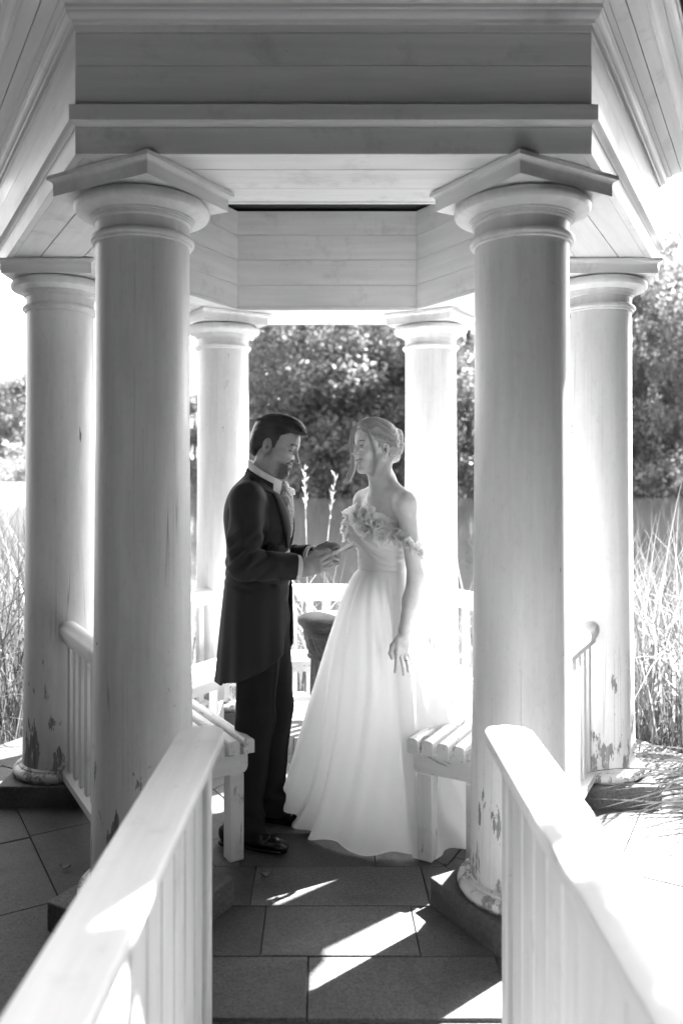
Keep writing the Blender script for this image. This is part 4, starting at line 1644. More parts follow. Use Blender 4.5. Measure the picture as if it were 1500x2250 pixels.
    person_mesh('hair', [(hv, hq), (sv, sq)], M['hair'], root, lambda P: np.where(np.arange(len(P)) < len(hv), .018 + .014 * h3(P, .02), .02 + .075 * h3(np.floor(P * 400), .013)))
    # eyebrows with a little relief
    paths = []
    for s in (-1, 1):
        for i in range(150):
            t = rn.uniform(0, 1)
            ay = 1.3 + 3.6 * t
            p0 = np.array([9.35 - .16 * (ay - 1) ** 1.35 + .12, s * ay, 3.35 + .35 * math.sin(math.pi * min(1, t * 1.1)) + rn.normal() * .18])
            p1 = p0 + np.array([-.30 - .25 * t, s * .5, .22 - .35 * t])
            paths.append((np.stack([p0, (p0 + p1) / 2 + (.05, 0, .03), p1]) * HS @ HR.T + o_, (.0006, .0006, .0003)))
    bv, bq = tube_mesh(paths, 4)
    person_mesh('eyebrow', [(bv, bq)], M['hair'], root, lambda P: np.full(len(P), .02))

    # ---- shirt collar
    S = SDF()
    ax0, ax1 = np.array((.010, 0, 1.475)), np.array((.062, 0, 1.585))
    def collar(P):
        # ring round the neck, higher at the back, its plane sloping down to the front
        q = P - np.array((.026, 0, 0))
        r = np.sqrt((q[..., 0] / 1.02) ** 2 + q[..., 1] ** 2)
        zc = 1.512 - (q[..., 0]) * .62
        d = np.abs(r - (.0735 + .10 * (P[..., 2] - zc) * -.25)) - .004
        return np.maximum(d, np.abs(P[..., 2] - zc) - .030)
    S.fun(collar, .002)
    S.fun(lambda P: np.maximum(np.maximum(.05 - P[..., 0], np.abs(P[..., 1]) - .014 - .25 * (1.53 - P[..., 2])), -9), .002, '-')
    person_mesh('shirt_collar', [surface(S, (-.09, -.11, 1.40), (.13, .11, 1.64), .0026)], M['shirt'], root)
    # shirt front and waistcoat inside the coat opening
    S = SDF()
    S.ell((.006, 0, 1.315), (.120, .150, .20), .03).ell((.012, 0, 1.12), (.118, .145, .17), .05)
    S.fun(lambda P: .02 - P[..., 0], .005, '&')
    o = person_mesh('waistcoat', [surface(S, (0, -.17, .95), (.16, .17, 1.52), .005)], M['waistcoat'], root)
    # cravat with a knot
    S = SDF()
    S.ell((.098, 0, 1.470), (.026, .030, .030), .012)
    S.ell((.110, 0, 1.435), (.024, .042, .036), .018)
    S.ell((.124, 0, 1.385), (.016, .042, .055), .018)
    S.ell((.128, 0, 1.315), (.010, .036, .06), .018)
    S.post = lambda P, d: d + .0022 * np.sin(P[..., 1] * 260 + P[..., 2] * 120) * (P[..., 2] < 1.47)
    person_mesh('cravat', [surface(S, (.05, -.06, 1.23), (.15, .06, 1.52), .0028)], M['cravat'], root)

    # ---- morning coat
    S = SDF()
    S.ell((-.004, 0, 1.315), (.136, .190, .21), .03)
    S.ell((-.012, 0, 1.15), (.126, .168, .20), .05)
    S.ell((-.055, 0, 1.36), (.088, .165, .14), .04)
    for s in (-1, 1):
        S.cone((-.022, s * .055, 1.492), (-.012, s * .172, 1.430), .040, .058, .035)
        S.cone((-.012, s * .178, 1.420), (np.array(SH[s]) * .4 + np.array(EL[s]) * .6), .069, .066, .03)
        S.cone((np.array(SH[s]) * .4 + np.array(EL[s]) * .6), EL[s], .068, .062, .02)
        w = np.array(WR[s]) - (np.array(WR[s]) - np.array(EL[s])) * .10
        S.cone(EL[s], w, .060, .056, .026)
    for s in (-1, 1):                                                   # flat sleeve ends
        w = np.array(WR[s])
        ax = (w - np.array(EL[s])) / np.linalg.norm(w - np.array(EL[s]))
        pe = (w - ax * .012).astype(np.float32)
        S.fun(lambda P, pe=pe, ax=ax: np.maximum(-((P - pe) @ ax), np.sqrt(((P - pe) ** 2).sum(-1)) - .085), .003, '-', pe, .09)
    # flared skirts of the coat
    def skirt(P):
        x, y, z = P[..., 0], P[..., 1], P[..., 2]
        t = np.clip((1.12 - z) / .46, 0, 1)
        cx = -.006 - .012 * t
        a = .128 + .034 * t ** .8
        b = .170 + .018 * t ** .8
        wob = .006 * t * np.sin(np.arctan2(y, x) * 7 + 1.0) + .004 * t * np.sin(np.arctan2(y, x) * 13)
        k0 = np.sqrt(((x - cx) / a) ** 2 + (y / b) ** 2) + 1e-6
        r = (k0 - 1) * np.minimum(a, b) * 1.05 - wob
        return np.maximum(np.maximum(np.abs(r) - .0065, z - 1.17), .655 + .05 * np.clip(x + .15, 0, .3) - z)
    S.fun(skirt, .02)
    def cutaway(P):
        x, y, z = P[..., 0], P[..., 1], P[..., 2]
        # front edge sweeps back in a curve from the waist button to the tails
        u = np.clip((1.075 - z) / .41, 0, 1)
        xe = .185 - .045 * u - .265 * u ** 6
        c1 = np.minimum(x - xe, 1.075 - z)
        # the V of the lapels
        wv = np.maximum(0, (z - 1.205) * .30)
        c2 = np.minimum(np.minimum(wv - np.abs(y), x - .03), z - 1.20)
        c3 = np.minimum(np.minimum(.012 + (1.12 - z) * .25 - np.abs(y), x - .03), np.minimum(1.12 - z, 1.0))
        return np.maximum(np.maximum(c1, c2), c3)
    S.fun(cutaway, .004, '&')
    # room for the neck and collar
    S.cone((.030, 0, 1.48), (.062, 0, 1.66), .072, .084, .006, '-')
    e0 = np.array(EL[-1])
    def folds(P, d):
        x, y, z = P[..., 0], P[..., 1], P[..., 2]
        # creases that fan out from the inside of the near and far elbows
        for s in (-1, 1):
            e = np.array(EL[s])
            qx, qz = x - e[0] - .03, z - e[2] - .05
            m = np.exp(-(qx / .085) ** 2 - ((qz + .02) / .075) ** 2) * (s * y > .15)
            ph = (qx * .75 - qz) * 105
            d = d + .0056 * m * np.sin(ph + 1.8 * np.sin(qx * 30)) + .0024 * m * np.sin(ph * 2.1 + 1.0)
            # long drags down the upper arm
            m2 = np.exp(-((z - 1.27) / .10) ** 2) * (s * y > .16)
            d = d + .0042 * m2 * np.sin((x * .8 + (z - 1.2) * .55) * 95 + 1.5 * np.sin(z * 22))
            # forearm ripples
            m3 = np.exp(-((x - .10) / .08) ** 2) * np.exp(-((z - 1.13) / .09) ** 2) * (s * y > .10)
            d = d + .0036 * m3 * np.sin((x * .7 - z * .6) * 115 + np.sin(x * 40))
        m4 = np.exp(-((z - 1.12) / .07) ** 2) * (np.abs(y) < .19)
        d = d + .0025 * m4 * np.sin(z * 150 + x * 40)
        seam = np.exp(-((z - 1.118) / .004) ** 2) * (x < .1) * (np.abs(y) < .19)
        return d + .0022 * seam
    S.post = folds
    person_mesh('morning_coat', [surface(S, (-.22, -.37, .63), (.25, .37, 1.57), .0050, 10, 1.9)], M['suit'], root)
    # lapels lying on the coat
    for s in (-1, 1):
        rows = 22
        vs_, fs = [], []
        for i in range(rows + 1):
            t = i / rows
            z = 1.518 - .312 * t
            inner = max(.0, (z - 1.205) * .30) + .001
            wid = .062 * math.sin(math.pi * min(1, .16 + .88 * (1 - t))) ** .8 if t > .22 else .040 + .10 * t
            if .20 < t < .27:
                wid *= .72
            for j in range(5):
                y = inner + wid * j / 4 + .0
                # follow the front of the coat
                xx = -.004 + .136 * math.sqrt(max(.02, 1 - (y / .190) ** 2 - ((z - 1.315) / .21) ** 2)) if z < 1.47 else .075 - (z - 1.47) * .9 - y * .35
                xa = .075 - (z - 1.47) * 1.0 - y * .35
                k = min(1, max(0, (z - 1.42) / .06))
                xx = xx * (1 - k) + xa * k
                vs_.append((xx + .007 + .003 * math.sin(math.pi * j / 4), s * y, z))
        for i in range(rows):
            for j in range(4):
                a = i * 5 + j
                fs.append((a, a + 5, a + 6, a + 1))
        me = mesh_from('lapel', vs_, fs)
        o = link_mesh('lapel', me, M['suit'], root, True)
        md = o.modifiers.new('thickness', 'SOLIDIFY')
        md.thickness = .004
        md.offset = 0
    # coat collar round the back of the neck
    S = SDF()
    def ccol(P):
        q = P - np.array((.027, 0, 0))
        r = np.sqrt((q[..., 0] / 1.05) ** 2 + q[..., 1] ** 2)
        zc = 1.486 - q[..., 0] * .55
        d = np.abs(r - (.0815 - (P[..., 2] - zc) * .30)) - .0055
        return np.maximum(np.maximum(d, np.abs(P[..., 2] - zc) - .026), q[..., 0] - .045)
    S.fun(ccol, .002)
    person_mesh('coat_collar', [surface(S, (-.11, -.13, 1.42), (.10, .13, 1.62), .0028)], M['suit'], root)
    # shirt cuffs
    for s in (-1, 1):
        w, e = np.array(WR[s]), np.array(EL[s])
        ax = (w - e) / np.linalg.norm(w - e)
        S = SDF()
        def cuff(P, w=w, ax=ax):
            q = P - (w - ax * .010)
            t = q @ ax
            r = np.sqrt(((q - t[..., None] * ax) ** 2).sum(-1))
            return np.maximum(np.abs(r - .0445) - .004, np.abs(t) - .018)
        S.fun(cuff, .002)
        c = w - ax * .02
        person_mesh('shirt_cuff', [surface(S, c - .06, c + .06, .0028)], M['shirt'], root)
    # buttons: cuff, back waist
    def button(p, r):
        vs_, fs = [], []
        me = lathe_mesh('button', [(r * .6, 0), (r, .0015), (r, .003), (r * .6, .0042)], 12)
        o = link_mesh('button', me, M['button'], root, True)
        o.location = p
        return o
    for i in range(4):
        t = .74 + .065 * i
        p = np.array(EL[-1]) * (1 - t) + np.array(WR[-1]) * t
        b = button((p[0] + .004, p[1] - .045, p[2] - .030), .0065)
        b.rotation_euler = (math.radians(118), 0, 0)
    for s in (-1, 1):
        b = button((-.128, s * .045, 1.118), .009)
        b.rotation_euler = (0, math.radians(-90), 0)

    # ---- trousers
    S = SDF()
    S.ell((.002, 0, .98), (.112, .148, .16), .04)
    FT = {-1: (-.052, -.118, .075), 1: (-.010, .128, .075)}
    for s in (-1, 1):
        kx = .002 if s < 0 else .036
        S.cone((.012, s * .068, .90), (kx, s * .094, .52), .098, .077, .05)
        S.cone((kx, s * .098, .52), (FT[s][0] + .012, FT[s][1], .085), .077, .064, .03)
        S.fun(lambda P, s=s: np.maximum(np.sqrt(((P[..., 0] - FT[s][0] - .022) / 1.16) ** 2 + (P[..., 1] - FT[s][1]) ** 2) - .066, np.abs(P[..., 2] - .082) - .045), .02)
    def tf(P, d):
        x, y, z = P[..., 0], P[..., 1], P[..., 2]
        low = np.exp(-((z - .12) / .10) ** 2)
        knee = np.exp(-((z - .50) / .13) ** 2)
        d = d + .004 * low * np.sin(z * 75 + x * 22 + y * 9) + .0035 * knee * np.sin(z * 60 - x * 45 + y * 20) * (x < .03)
        d = d + .0015 * np.sin(z * 25 + x * 60)
        for s in (-1, 1):                                              # pressed crease down the front of each leg
            d = d - .0055 * np.exp(-((y - s * (.10 + .02 * (1 - z))) / .007) ** 2) * (x > 0)
        return np.maximum(d, .040 + np.clip(-x, -.1, .1) * .12 - z)
    S.post = tf
    person_mesh('trousers', [surface(S, (-.16, -.24, .02), (.19, .25, 1.12), .0055)], M['trouser'], root)
    # ---- shoes
    for s in (-1, 1):
        fx, fy = FT[s][0], FT[s][1]
        S = SDF()
        S.xf = (np.array((fx, fy, 0)), rotz(math.radians(-9 if s < 0 else -2)), 1.0)
        S.ell((-.055, 0, .045), (.045, .036, .045), .02)
        S.cone((-.05, 0, .035), (.06, 0, .040), .036, .038, .02)
        S.ell((.02, 0, .072), (.062, .034, .040), .025)
        S.ell((.115, -.003, .029), (.080, .041, .025), .03)
        S.ell((.168, -.003, .023), (.042, .034, .018), .02)
        S.fun(lambda P: .012 - P[..., 2], .003, '&')
        def sole(P):
            x, y, z = P[..., 0], P[..., 1], P[..., 2]
            w = .040 + .006 * np.exp(-((x - .115) / .05) ** 2) - .005 * np.exp(-((x + .0) / .04) ** 2)
            c = np.clip(x, -.060, .165)
            r = np.sqrt(((x - c) * 1.0) ** 2 + y * y) - w
            heel = np.where(x < -.015, 0.0, .004)
            return np.maximum(r, np.abs(z - .0075 - heel / 2) - .0070 + heel / 2)
        S.fun(sole, .002)
        # toe cap and facing seams
        S.fun(lambda P: np.maximum(np.abs(P[..., 0] - .128 + (P[..., 1] ** 2) * 3) - .0012, .020 - P[..., 2]), .002, '-')
        S.xf = None
        ov, oq = surface(S, (fx - .13, fy - .075, -.005), (fx + .23, fy + .075, .13), .0033)
        o = person_mesh('shoe', [(ov, oq)], M['shoe'], root)
        paths = []
        for i in range(5):
            x = .028 + .013 * i
            z = .108 - .0085 * i - .0011 * i * i
            pts = np.array([(x, -.020, z - .008), (x + .003, -.008, z), (x, .008, z), (x + .003, .020, z - .008)])
            paths.append((spline(pts, 7) @ rotz(math.radians(-9 if s < 0 else -2)).T + (fx, fy, 0), np.full(7, .0018)))
        lv, lq = tube_mesh(paths, 5)
        person_mesh('lace', [(lv, lq)], M['shoe'], o)
    # ---- buttonhole flower and the pale ribbon at the waistcoat hem
    rn2 = random.Random(5)
    v, f = flower_mesh(rn2, 7, .028, .017, .75)
    v = v @ frame_to((.92, -.25, .35)).T + np.array((.112, .052, 1.448))
    person_mesh('buttonhole_flower', [(v, f)], M['petal'], root)
    v1, f1 = petal_mesh(.050, .010, .4, .1, 1)
    v2, f2 = petal_mesh(.030, .007, .4, .1, 2)
    person_mesh('ribbon', [(v1 @ roty(math.radians(82)).T + np.array((.150, -.040, 1.035)), f1), (v2 @ roty(math.radians(55)).T + np.array((.152, -.040, 1.025)), f2)], M['petal'], root)
    # ---- the card he reads from: a thing of its own
    card = empty('vow_card', (0, 0, 0))
    tag(card, 'small pale folded card held in the groom\'s hands', 'card')
    Rm = rotz(math.radians(-10))
    for a, nm, dz in ((-27, 'card_leaf', 0), (-21, 'card_leaf', .004)):
        me = box_mesh('card_leaf', 0, .118, -.055, .055, -.0006, .0006, 0)
        o = link_mesh(nm, me, M['paper'], card)
        p = Rm @ np.array((.300, -.035, 1.189 + dz)) + np.array((-.295, -.48, 0))
        o.location = p
        o.rotation_euler = (math.radians(6), math.radians(a), math.radians(-10))
build_groom()
# ------------------------------------------------------------------ the bride
def build_bride():
    WX, WY, TH = .225, -.41, math.radians(210)
    root = empty('person', (WX, WY, 0), TH)
    tag(root, 'fair-haired bride in white off-shoulder gown smiling at the groom', 'person')
    HO, HS = (.030, 0, 1.632), .0097
    HR = rotz(math.radians(-7)) @ roty(math.radians(-1))

    def torso(S, off=0.0, full=True):
        S.ell((-.004, 0, 1.285), (.092 + off, .132 + off, .175 + off), .02)
        S.ell((.0, 0, 1.115), (.084 + off, .114 + off, .16 + off), .05)
        for s in (-1, 1):
            S.ell((.072, s * .062, 1.275), (.056 + off, .060 + off, .060 + off), .03)
        if full:
            S.ell((-.01, 0, 1.37), (.070, .130, .075), .03)
            for s in (-1, 1):
                S.cone((-.014, s * .05, 1.435), (-.012, s * .150, 1.412), .036, .040, .03)
                S.cone((-.026, 0, 1.50), (-.020, s * .115, 1.438), .030, .026, .04)
                S.cone((.042, s * .018, 1.428), (.012, s * .140, 1.440), .0085, .0085, .018)
    ARM = {1: [(-.012, .158, 1.405), (-.040, .192, 1.098), (.022, .196, .885)],
           -1: [(-.012, -.158, 1.405), (-.075, -.190, 1.11), (-.03, -.150, .90)]}
    S = SDF()
    add_head(S, HO, HR, HS, True, False)
    torso(S)
    S.cone((.010, 0, 1.60), (-.012, 0, 1.42), .046, .047, .03)
    S.cone((.050, 0, 1.545), (.030, 0, 1.44), .018, .020, .035)
    for s in (-1, 1):                                                   # the two cords of the neck
        S.cone((-.012, s * .050, 1.585), (.045, s * .012, 1.425), .013, .010, .022)
    for s in (-1, 1):
        a, b, c = [np.array(v) for v in ARM[s]]
        S.ell(a + np.array((0, s * .004, -.012)), (.046, .042, .055), .03)
        S.cone(a, b, .040, .0345, .02)
        S.cone(b, b * .55 + c * .45, .0345, .0325, .02)
        S.cone(b * .55 + c * .45, c, .0325, .0235, .02)
    # her left hand, hanging relaxed with the back towards the camera
    c = np.array(ARM[1][2])
    S.cone(c, c + np.array((.012, .002, -.045)), .0225, .020, .012)
    S.box(c + np.array((.014, .002, -.062)), (.034, .013, .040), .012, .014, '+', roty(math.radians(-4)))
    fin = [((.038, .002, -.098), (.006, .004, -.040), (.002, -.006, -.028), .0082),
           ((.019, .004, -.104), (-.006, .006, -.045), (-.006, -.004, -.031), .0085),
           ((.000, .003, -.102), (-.014, .004, -.041), (-.008, -.008, -.029), .0080),
           ((-.015, .000, -.094), (-.018, -.002, -.031), (-.010, -.010, -.022), .0070)]
    for k0, d1, d2, r in fin:
        p0 = c + np.array(k0)
        p1 = p0 + np.array(d1)
        p2 = p1 + np.array(d2)
        finger(S, [p0 + np.array((-.004, 0, .03)), p0, p1, p2], r * 1.12, r * .78)
    finger(S, [c + np.array((.024, -.004, -.030)), c + np.array((.050, -.012, -.062)), c + np.array((.056, -.016, -.092)), c + np.array((.050, -.018, -.112))], .0125, .0075, .008)
    # her right hand behind the skirt
    c2 = np.array(ARM[-1][2])
    S.box(c2 + np.array((.01, 0, -.055)), (.032, .013, .045), .012, .014)
    for i in range(4):
        p0 = c2 + np.array((.034 - .018 * i, 0, -.095))
        finger(S, [p0, p0 + np.array((.004, .008, -.04)), p0 + np.array((.004, .022, -.065))], .0085, .0065)
    parts = [surface(S, (-.14, -.27, .66), (.19, .27, 1.80), .0026)]
    def colour(P):
        q = head_local(P, HO, HR, HS)
        x, y, z = q[:, 0], q[:, 1], q[:, 2]
        ay = np.abs(y)
        head = (z > -11) & (P[:, 2] > 1.5)
        rnd = h3(P)
        g = np.full(len(P), .68)
        g = np.where(head & (np.abs(z - (3.55 + .10 * (ay - 2.5) - .07 * (ay - 3) ** 2)) < .26) & (ay > 1.2) & (ay < 5.0) & (x > 5.4) & (rnd < .8), .20, g)
        eye = head & (x > 7.2) & (np.abs(ay - 3.1) < 1.3)
        ez = (z - 1.0) / .5
        g = np.where(eye & (np.abs(ez) < 1), .46, g)
        iris = eye & (np.abs(ez) < 1) & (np.abs(y - (-.35 + np.where(y > 0, 3.1, -3.1))) < .55)
        g = np.where(iris, .10, g)
        g = np.where(eye & (z > 1.42) & (z < 1.85), .06, g)
        g = np.where(eye & (z < .48) & (z > .30), .42, g)
        mz = z - (-5.50 + .14 * ay * ay)
        g = np.where(head & (x > 7.4) & (ay < 2.5) & (np.abs(mz) < .95), .46, g)
        g = np.where(head & (x > 7.6) & (ay < 2.0) & (np.abs(mz + .12) < .30), .74, g)
        g = np.where(head & (np.abs(x + .5) < .5) & (np.abs(z + .2) < .8) & (ay > 6.8), .30, g)  # darker skin stands for the shade inside the ear
        # nails
        return g
    person_mesh('body', parts, M['skin'], root, colour)

    # ---- hair: swept back into a twist
    o_ = np.array(HO)
    S = SDF()
    S.xf = (o_, HR, HS)
    S.ell((-.7, 0, 5.2), (9.9, 8.0, 8.9), 1)
    S.ell((2.5, 0, 9.2), (6.6, 6.2, 5.2), 2)
    S.ell((-5.2, 0, 1.0), (5.2, 6.4, 7.4), 2.2)
    S.ell((-9.6, .3, 6.6), (3.4, 3.6, 3.6), 1.2)
    S.ell((-10.6, .2, 2.2), (3.0, 3.4, 4.6), 1.2)
    S.ell((-9.2, .2, -2.4), (2.6, 3.2, 3.4), 1.4)
    def cut(P):
        x, y, z = P[..., 0], P[..., 1], P[..., 2]
        ay = np.abs(y)
        top = (3.5 + .60 * x - .42 * np.maximum(0, ay - 1.5)) - z
        back = np.maximum(x + 2.6 - .25 * (z - 2), (-6.2 - .25 * (x + 8)) - z)
        fr = np.maximum(np.maximum(np.abs(x - 1.2) - 1.2, .6 - z), 4 - ay)
        return np.minimum(np.minimum(top * .84, back), fr)
    S.fun(cut, .5, '&')
    S.fun(lambda P: np.sqrt(((P[..., 0] + 1.1) / 1.9) ** 2 + ((P[..., 2] - .2) / 2.7) ** 2) * 2 - 2.0, .3, '-')
    S.xf = None
    def flow(q):
        # strands run from the parting towards the knot at the back; uneven widths
        px, pz = q[..., 0] + 10.0, q[..., 2] - 4.5
        th = np.arctan2(pz, px + .01) + .10 * np.sin(px * .5 + q[..., 1] * .7) + .04 * np.sin(px * 1.3 + q[..., 1])
        front = np.clip((q[..., 0] + 6.5) / 3, 0, 1)
        w = .5 * np.sin(th * 19 + 1.3) + .45 * np.sin(th * 43 + 2.5 * np.sin(th * 5)) + .35 * np.sin(th * 83 + 2 * np.sin(th * 9 + px * .2))
        b = (q[..., 0] * .35 + q[..., 2]) * 1.0 + .9 * np.sin(q[..., 1] * .9 + .5) + .5 * np.sin(q[..., 0] * .8)
        kn = .5 * np.sin(b * 1.9) + .45 * np.sin(b * 4.3 + 1.5 * np.sin(b * .7)) + .35 * np.sin(b * 8.1 + 2 * np.sin(q[..., 1]))
        return w * front + kn * (1 - front), front
    def strands(P, d):
        q = (P - o_) @ HR / HS
        w, front = flow(q)
        return d + HS * w * (.07 * front + .16 * (1 - front))
    S.post = strands
    hv, hq = surface(S, (-.13, -.10, 1.52), (.15, .10, 1.79), .0020)
    rn = np.random.RandomState(6)
    paths = []
    for i in range(300):                                                # swept strands on the surface
        sgn = rn.choice((-1, 1), p=(.3, .7))
        t = rn.uniform(0, 1)
        y0 = sgn * (.6 + 5.6 * t)
        z0 = 12.9 - .16 * y0 * y0 * (1 + .2 * t)
        x0 = 6.0 - 3.6 * t + rn.normal() * .4
        zb = 6.5 - 7.5 * t + rn.normal() * .5
        pts = [(x0 + 1.5, y0 * .92, z0 - 1.3), (x0 - 1.0, y0 * 1.10, z0 + .1), (x0 - 6, y0 * 1.22 + sgn * .5, z0 * .55 + zb * .5 + .8), (-9.0, y0 * .85, zb + .5), (-11.5, y0 * .25, zb * .6 + 2.2)]
        paths.append((spline(pts, 14) * HS @ HR.T + o_, np.linspace(.0010, .0005, 14)))
    for i in range(170):                                                # soft hairline at the temples
        sgn = rn.choice((-1, 1), p=(.25, .75))
        x0 = rn.uniform(.5, 8.2)
        z0 = 1.7 + .60 * x0 + rn.normal() * .35
        y0 = sgn * (6.35 - .055 * max(0, x0 - 1) ** 2)
        pts = [(x0, y0, z0 - .5), (x0 - 1.6, y0 + sgn * .45, z0 + .3 + .08 * x0), (x0 - 5.0, sgn * 7.7, z0 * .8 + 1.0), (-7.5, sgn * 6.2, z0 * .5 + 1.0), (-11, sgn * 2.0, z0 * .4 + 1.5)]
        paths.append((spline(pts, 14) * HS @ HR.T + o_, np.linspace(.0007, .0006, 14)))
    for i in range(150):                                                # flyaways that catch the light
        a, b = rn.uniform(0, 2 * np.pi), rn.uniform(-.3, 1.4)
        n = np.array((math.cos(a) * math.cos(b), math.sin(a) * math.cos(b), math.sin(b)))
        p0 = np.array((-2.0, 0, 4.5)) + n * np.array((9.6, 7.8, 8.6))
        if p0[0] > 5 and p0[2] < 9:
            continue
        tv = rn.normal(size=3)
        tv -= n * (tv @ n)
        pts = [p0, p0 + tv * .6 + n * .35, p0 + tv * 1.3 + n * rn.uniform(.3, .9)]
        paths.append((spline(pts, 6) * HS @ HR.T + o_, np.linspace(.0004, .0002, 6)))
    nsoft = len(paths)
    # face-framing locks
    def lock(pts, n, spread, w, taper):
        pts = np.array(pts, float)
        for i in range(n):
            off = rn.normal(size=3) * spread
            k = np.linspace(.35, 1.3, len(pts))[:, None]
            wig = rn.normal(size=(len(pts), 3)) * .12
            c_ = spline(pts + off * k + wig, 18)
            paths.append((c_ * HS @ HR.T + o_, np.linspace(w, w * taper, 18)))
    lock([(6.0, 1.2, 12.6), (7.2, 4.0, 10.4), (6.2, 6.0, 6.0), (4.6, 6.7, 1.0), (3.4, 6.6, -4.0), (3.4, 6.0, -8.5), (4.4, 5.2, -12.0)], 38, .30, .0015, .35)
    lock([(6.5, -.8, 12.4), (9.4, -3.0, 9.6), (9.9, -4.8, 4.5), (9.2, -5.2, -1.5), (8.8, -4.8, -7.5), (10.4, -4.4, -12.0), (12.2, -4.6, -15.0)], 46, .46, .0015, .30)
    sv, sq = tube_mesh(paths, 4)
    nlock = sum(len(p[0]) * 4 for p in paths[nsoft:])
    def hcol(P):
        q = (P - o_) @ HR / HS
        w, front = flow(q)
        g = np.clip(.56 - .15 * w + .10 * (h3(P, .02) - .5), .25, .8)
        g[-nlock:] = .72
        return g
    person_mesh('hair', [(hv, hq), (sv, sq)], M['hair_fair'], root, hcol)
    # earrings
    for s in (-1, 1):
        p = np.array((-.6, s * 8.0, -3.9)) * HS @ HR.T + o_
        me = bpy.data.meshes.new('earring')
        bm = bmesh.new()
        bmesh.ops.create_uvsphere(bm, u_segments=12, v_segments=8, radius=.0042)
        bm.to_mesh(me)
        bm.free()
        o = link_mesh('earring', me, M['pearl'], root, True)
        o.location = p
    # ring
    pr = c + np.array((-.007, .005, -.122))
    me = lathe_mesh('ring', [(.0094, -.001), (.0102, -.001), (.0102, .001), (.0094, .001), (.0094, -.001)], 20, False)
    o = link_mesh('ring', me, M['button'], root, True)
    o.location = pr
    o.rotation_euler = (0, math.radians(18), 0)

    # ---- bodice with crossed draping
    S = SDF()
    torso(S, .0075, False)
    def bod(P):
        x, y, z = P[..., 0], P[..., 1], P[..., 2]
        top = 1.338 - .028 * np.exp(-(y / .035) ** 2) * (x > 0) - .05 * np.clip(-x / .09, 0, 1)
        return np.maximum(z - top, 1.098 - z)
    S.fun(bod, .004, '&')
    def drape(P, d):
        x, y, z = P[..., 0], P[..., 1], P[..., 2]
        up = np.clip((z - 1.13) / .05, 0, 1)
        w1 = np.sin((z + .62 * y) * 230 + 3 * np.sin(y * 20))
        w2 = np.sin((z - .62 * y) * 210 + 2 * np.sin(y * 17))
        m = 1 / (1 + np.exp(-(y + .03 + (z - 1.2) * .5) * 60))
        belt = np.exp(-((z - 1.112) / .003) ** 2)
        lowp = np.sin(z * 300 + y * 60)
        return d + .0021 * up * (w1 * m + w2 * (1 - m)) + .0008 * (1 - up) * lowp + .0025 * belt
    S.post = drape
    person_mesh('bodice', [surface(S, (-.13, -.17, 1.08), (.17, .17, 1.38), .0030)], M['dress'], root)

    # ---- skirt: cloth lofted from the waist to a hem spread over the paving (world angles)
    hem = [(-180, .46), (-160, .455), (-140, .44), (-120, .44), (-105, .45), (-90, .45), (-72, .445), (-55, .45), (-38, .45), (-20, .41), (0, .36), (30, .36), (60, .40), (90, .42), (120, .43), (150, .45), (180, .46)]
    ha, hr = [math.radians(a) for a, r in hem], [r for a, r in hem]
    hc = np.array((.262, -.215))
    wc = np.array((WX, WY))
    def fold(th, t, ph=0.0):
        f = .50 * np.cos(9 * th + 1.4 * np.sin(2 * th + .6) + ph) + .34 * np.cos(15 * th + 2 + 1.6 * np.cos(3 * th) + ph) + .16 * np.cos(27 * th + 1.1 + ph)
        f = np.where(f > 0, f ** .8, -(-f) ** 1.0) if np.ndim(f) else f
        return f
    def skirt_surface(th, t, off=0.0, ph=0.0, hemlift=0.0):
        e = .72 + .34 * np.clip(np.cos(th - math.radians(-40)) * 1.3, 0, 1.35)
        s = t ** e
        # waist ellipse turned with the body
        a, b = .0925, .1225
        thb = th - TH
        rw = a * b / np.sqrt((b * np.cos(thb)) ** 2 + (a * np.sin(thb)) ** 2)
        rh = np.interp(th, ha, hr)
        r = rw * (1 - s) + rh * s
        amp = .078 * t ** 1.0 + .006 * np.minimum(1, t * 8)
        r = r + amp * fold(th + .10 * np.sin(5 * t + 2 * th), t, ph) * (.55 + .45 * np.sin(3 * th + 3 * t + 1)) + off
        pool = np.clip((t - .86) / .14, 0, 1) ** 2
        r = r + pool * (.028 + .085 * np.clip(np.cos(th - math.radians(-22)), 0, 1) ** 3 + .02 * np.cos(7 * th + ph))
        cx = wc[0] + (hc[0] - wc[0]) * s
        cy = wc[1] + (hc[1] - wc[1]) * s
        z = 1.108 * (1 - t) + hemlift
        z = z + .010 * t ** 6 * (1 + np.sin(11 * th + ph))
        return cx + r * np.cos(th), cy + r * np.sin(th), z
    def skirt_part(name, th0, th1, n, off, ph, mat, lift=.004, tmax=1.0, closed=True):
        m = 64
        th = np.linspace(th0, th1, n, endpoint=not closed)
        tt = (np.linspace(0, 1, m) ** 1.0)
        vs_ = []
        for t in tt:
            offt = off * min(1, t * 3)
            x, y, z = skirt_surface((th + np.pi) % (2 * np.pi) - np.pi, t * tmax + 1e-6, offt, ph, lift)
            vs_.append(np.stack([x, y, z * np.ones_like(x)], 1))
        V = np.concatenate(vs_)
        # into the bride's frame
        V = (V - np.array((WX, WY, 0))) @ rotz(TH)
        fs = []
        for j in range(m - 1):
            for i in range(n if closed else n - 1):
                i2 = (i + 1) % n
                fs.append((j * n + i, (j + 1) * n + i, (j + 1) * n + i2, j * n + i2))
        o = person_mesh(name, [(V, np.array(fs))], mat, root)
        return o
    skirt_part('skirt', -np.pi, np.pi, 360, .0, .0, M['dress'])
    skirt_part('overskirt_panel', math.radians(-83), math.radians(95), 200, .014, .5, M['dress'], .002, 1.0, False)
    # rolled hem that catches the light
    paths = []
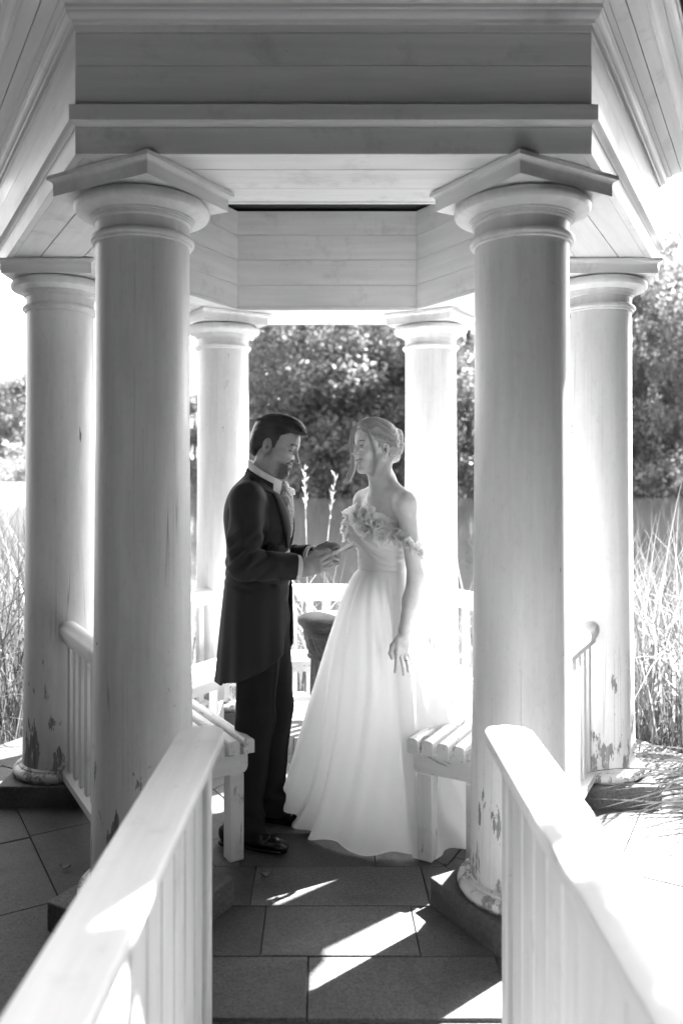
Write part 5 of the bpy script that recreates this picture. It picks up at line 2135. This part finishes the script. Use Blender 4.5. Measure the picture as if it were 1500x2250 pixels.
    for th0, th1, off, ph, lift in ((-np.pi, np.pi, 0, 0, .004), (math.radians(-83), math.radians(95), .014, .5, .002)):
        th = np.linspace(th0, th1, 360)
        x, y, z = skirt_surface((th + np.pi) % (2 * np.pi) - np.pi, 1.0, off, ph, lift)
        V = (np.stack([x, y, z], 1) - np.array((WX, WY, 0))) @ rotz(TH)
        paths.append((V, np.full(len(V), .0016)))
    hv, hq = tube_mesh(paths, 5)
    person_mesh('rolled_hem', [(hv, hq)], M['dress'], root)

    # ---- silk flowers along the neckline and the fallen strap
    rnf = random.Random(12)
    def flower(p, nrm, L, W, cnt, op):
        v, f = flower_mesh(rnf, cnt, L, W, op)
        v = v @ frame_to(nrm, rnf.uniform(0, 6)).T + np.array(p)
        person_mesh('silk_flower', [(v, f)], M['petal'], root)
    spots = [((.112, -.066, 1.318), (.8, -.4, .6), .050, .029, 5, .55), ((.106, -.096, 1.288), (.7, -.7, .2), .044, .027, 5, .5),
             ((.096, -.088, 1.345), (.5, -.4, .8), .046, .028, 5, .8), ((.130, -.025, 1.318), (1, .1, .5), .044, .026, 5, .6),
             ((.125, -.050, 1.345), (.8, -.2, .8), .042, .026, 5, .9),
             ((.128, .040, 1.335), (.9, .2, .6), .066, .036, 5, .80), ((.118, .075, 1.345), (.7, .6, .7), .068, .038, 5, .85),
             ((.125, .020, 1.350), (.7, .0, .8), .058, .032, 4, .9),
             ((.120, .060, 1.300), (.9, .5, .2), .056, .034, 5, .5), ((.090, .108, 1.318), (.5, .9, .5), .056, .034, 5, .6),
             ((.085, .118, 1.275), (.5, 1, .1), .052, .034, 5, .5), ((.040, .138, 1.272), (.2, 1, .1), .048, .030, 5, .5),
             ((.030, .172, 1.262), (.3, 1, .2), .040, .025, 5, .6), ((.020, .205, 1.245), (.2, 1, .1), .036, .023, 5, .6),
             ((-.010, .218, 1.222), (-.1, 1, 0), .038, .023, 5, .55), ((-.040, .214, 1.200), (-.5, .9, -.1), .036, .023, 5, .5),
             ((.112, -.092, 1.256), (.8, -.6, .0), .034, .022, 5, .5), ((.122, -.068, 1.285), (1, -.3, .2), .038, .024, 5, .5)]
    for sp in spots:
        flower(*sp)
build_bride()
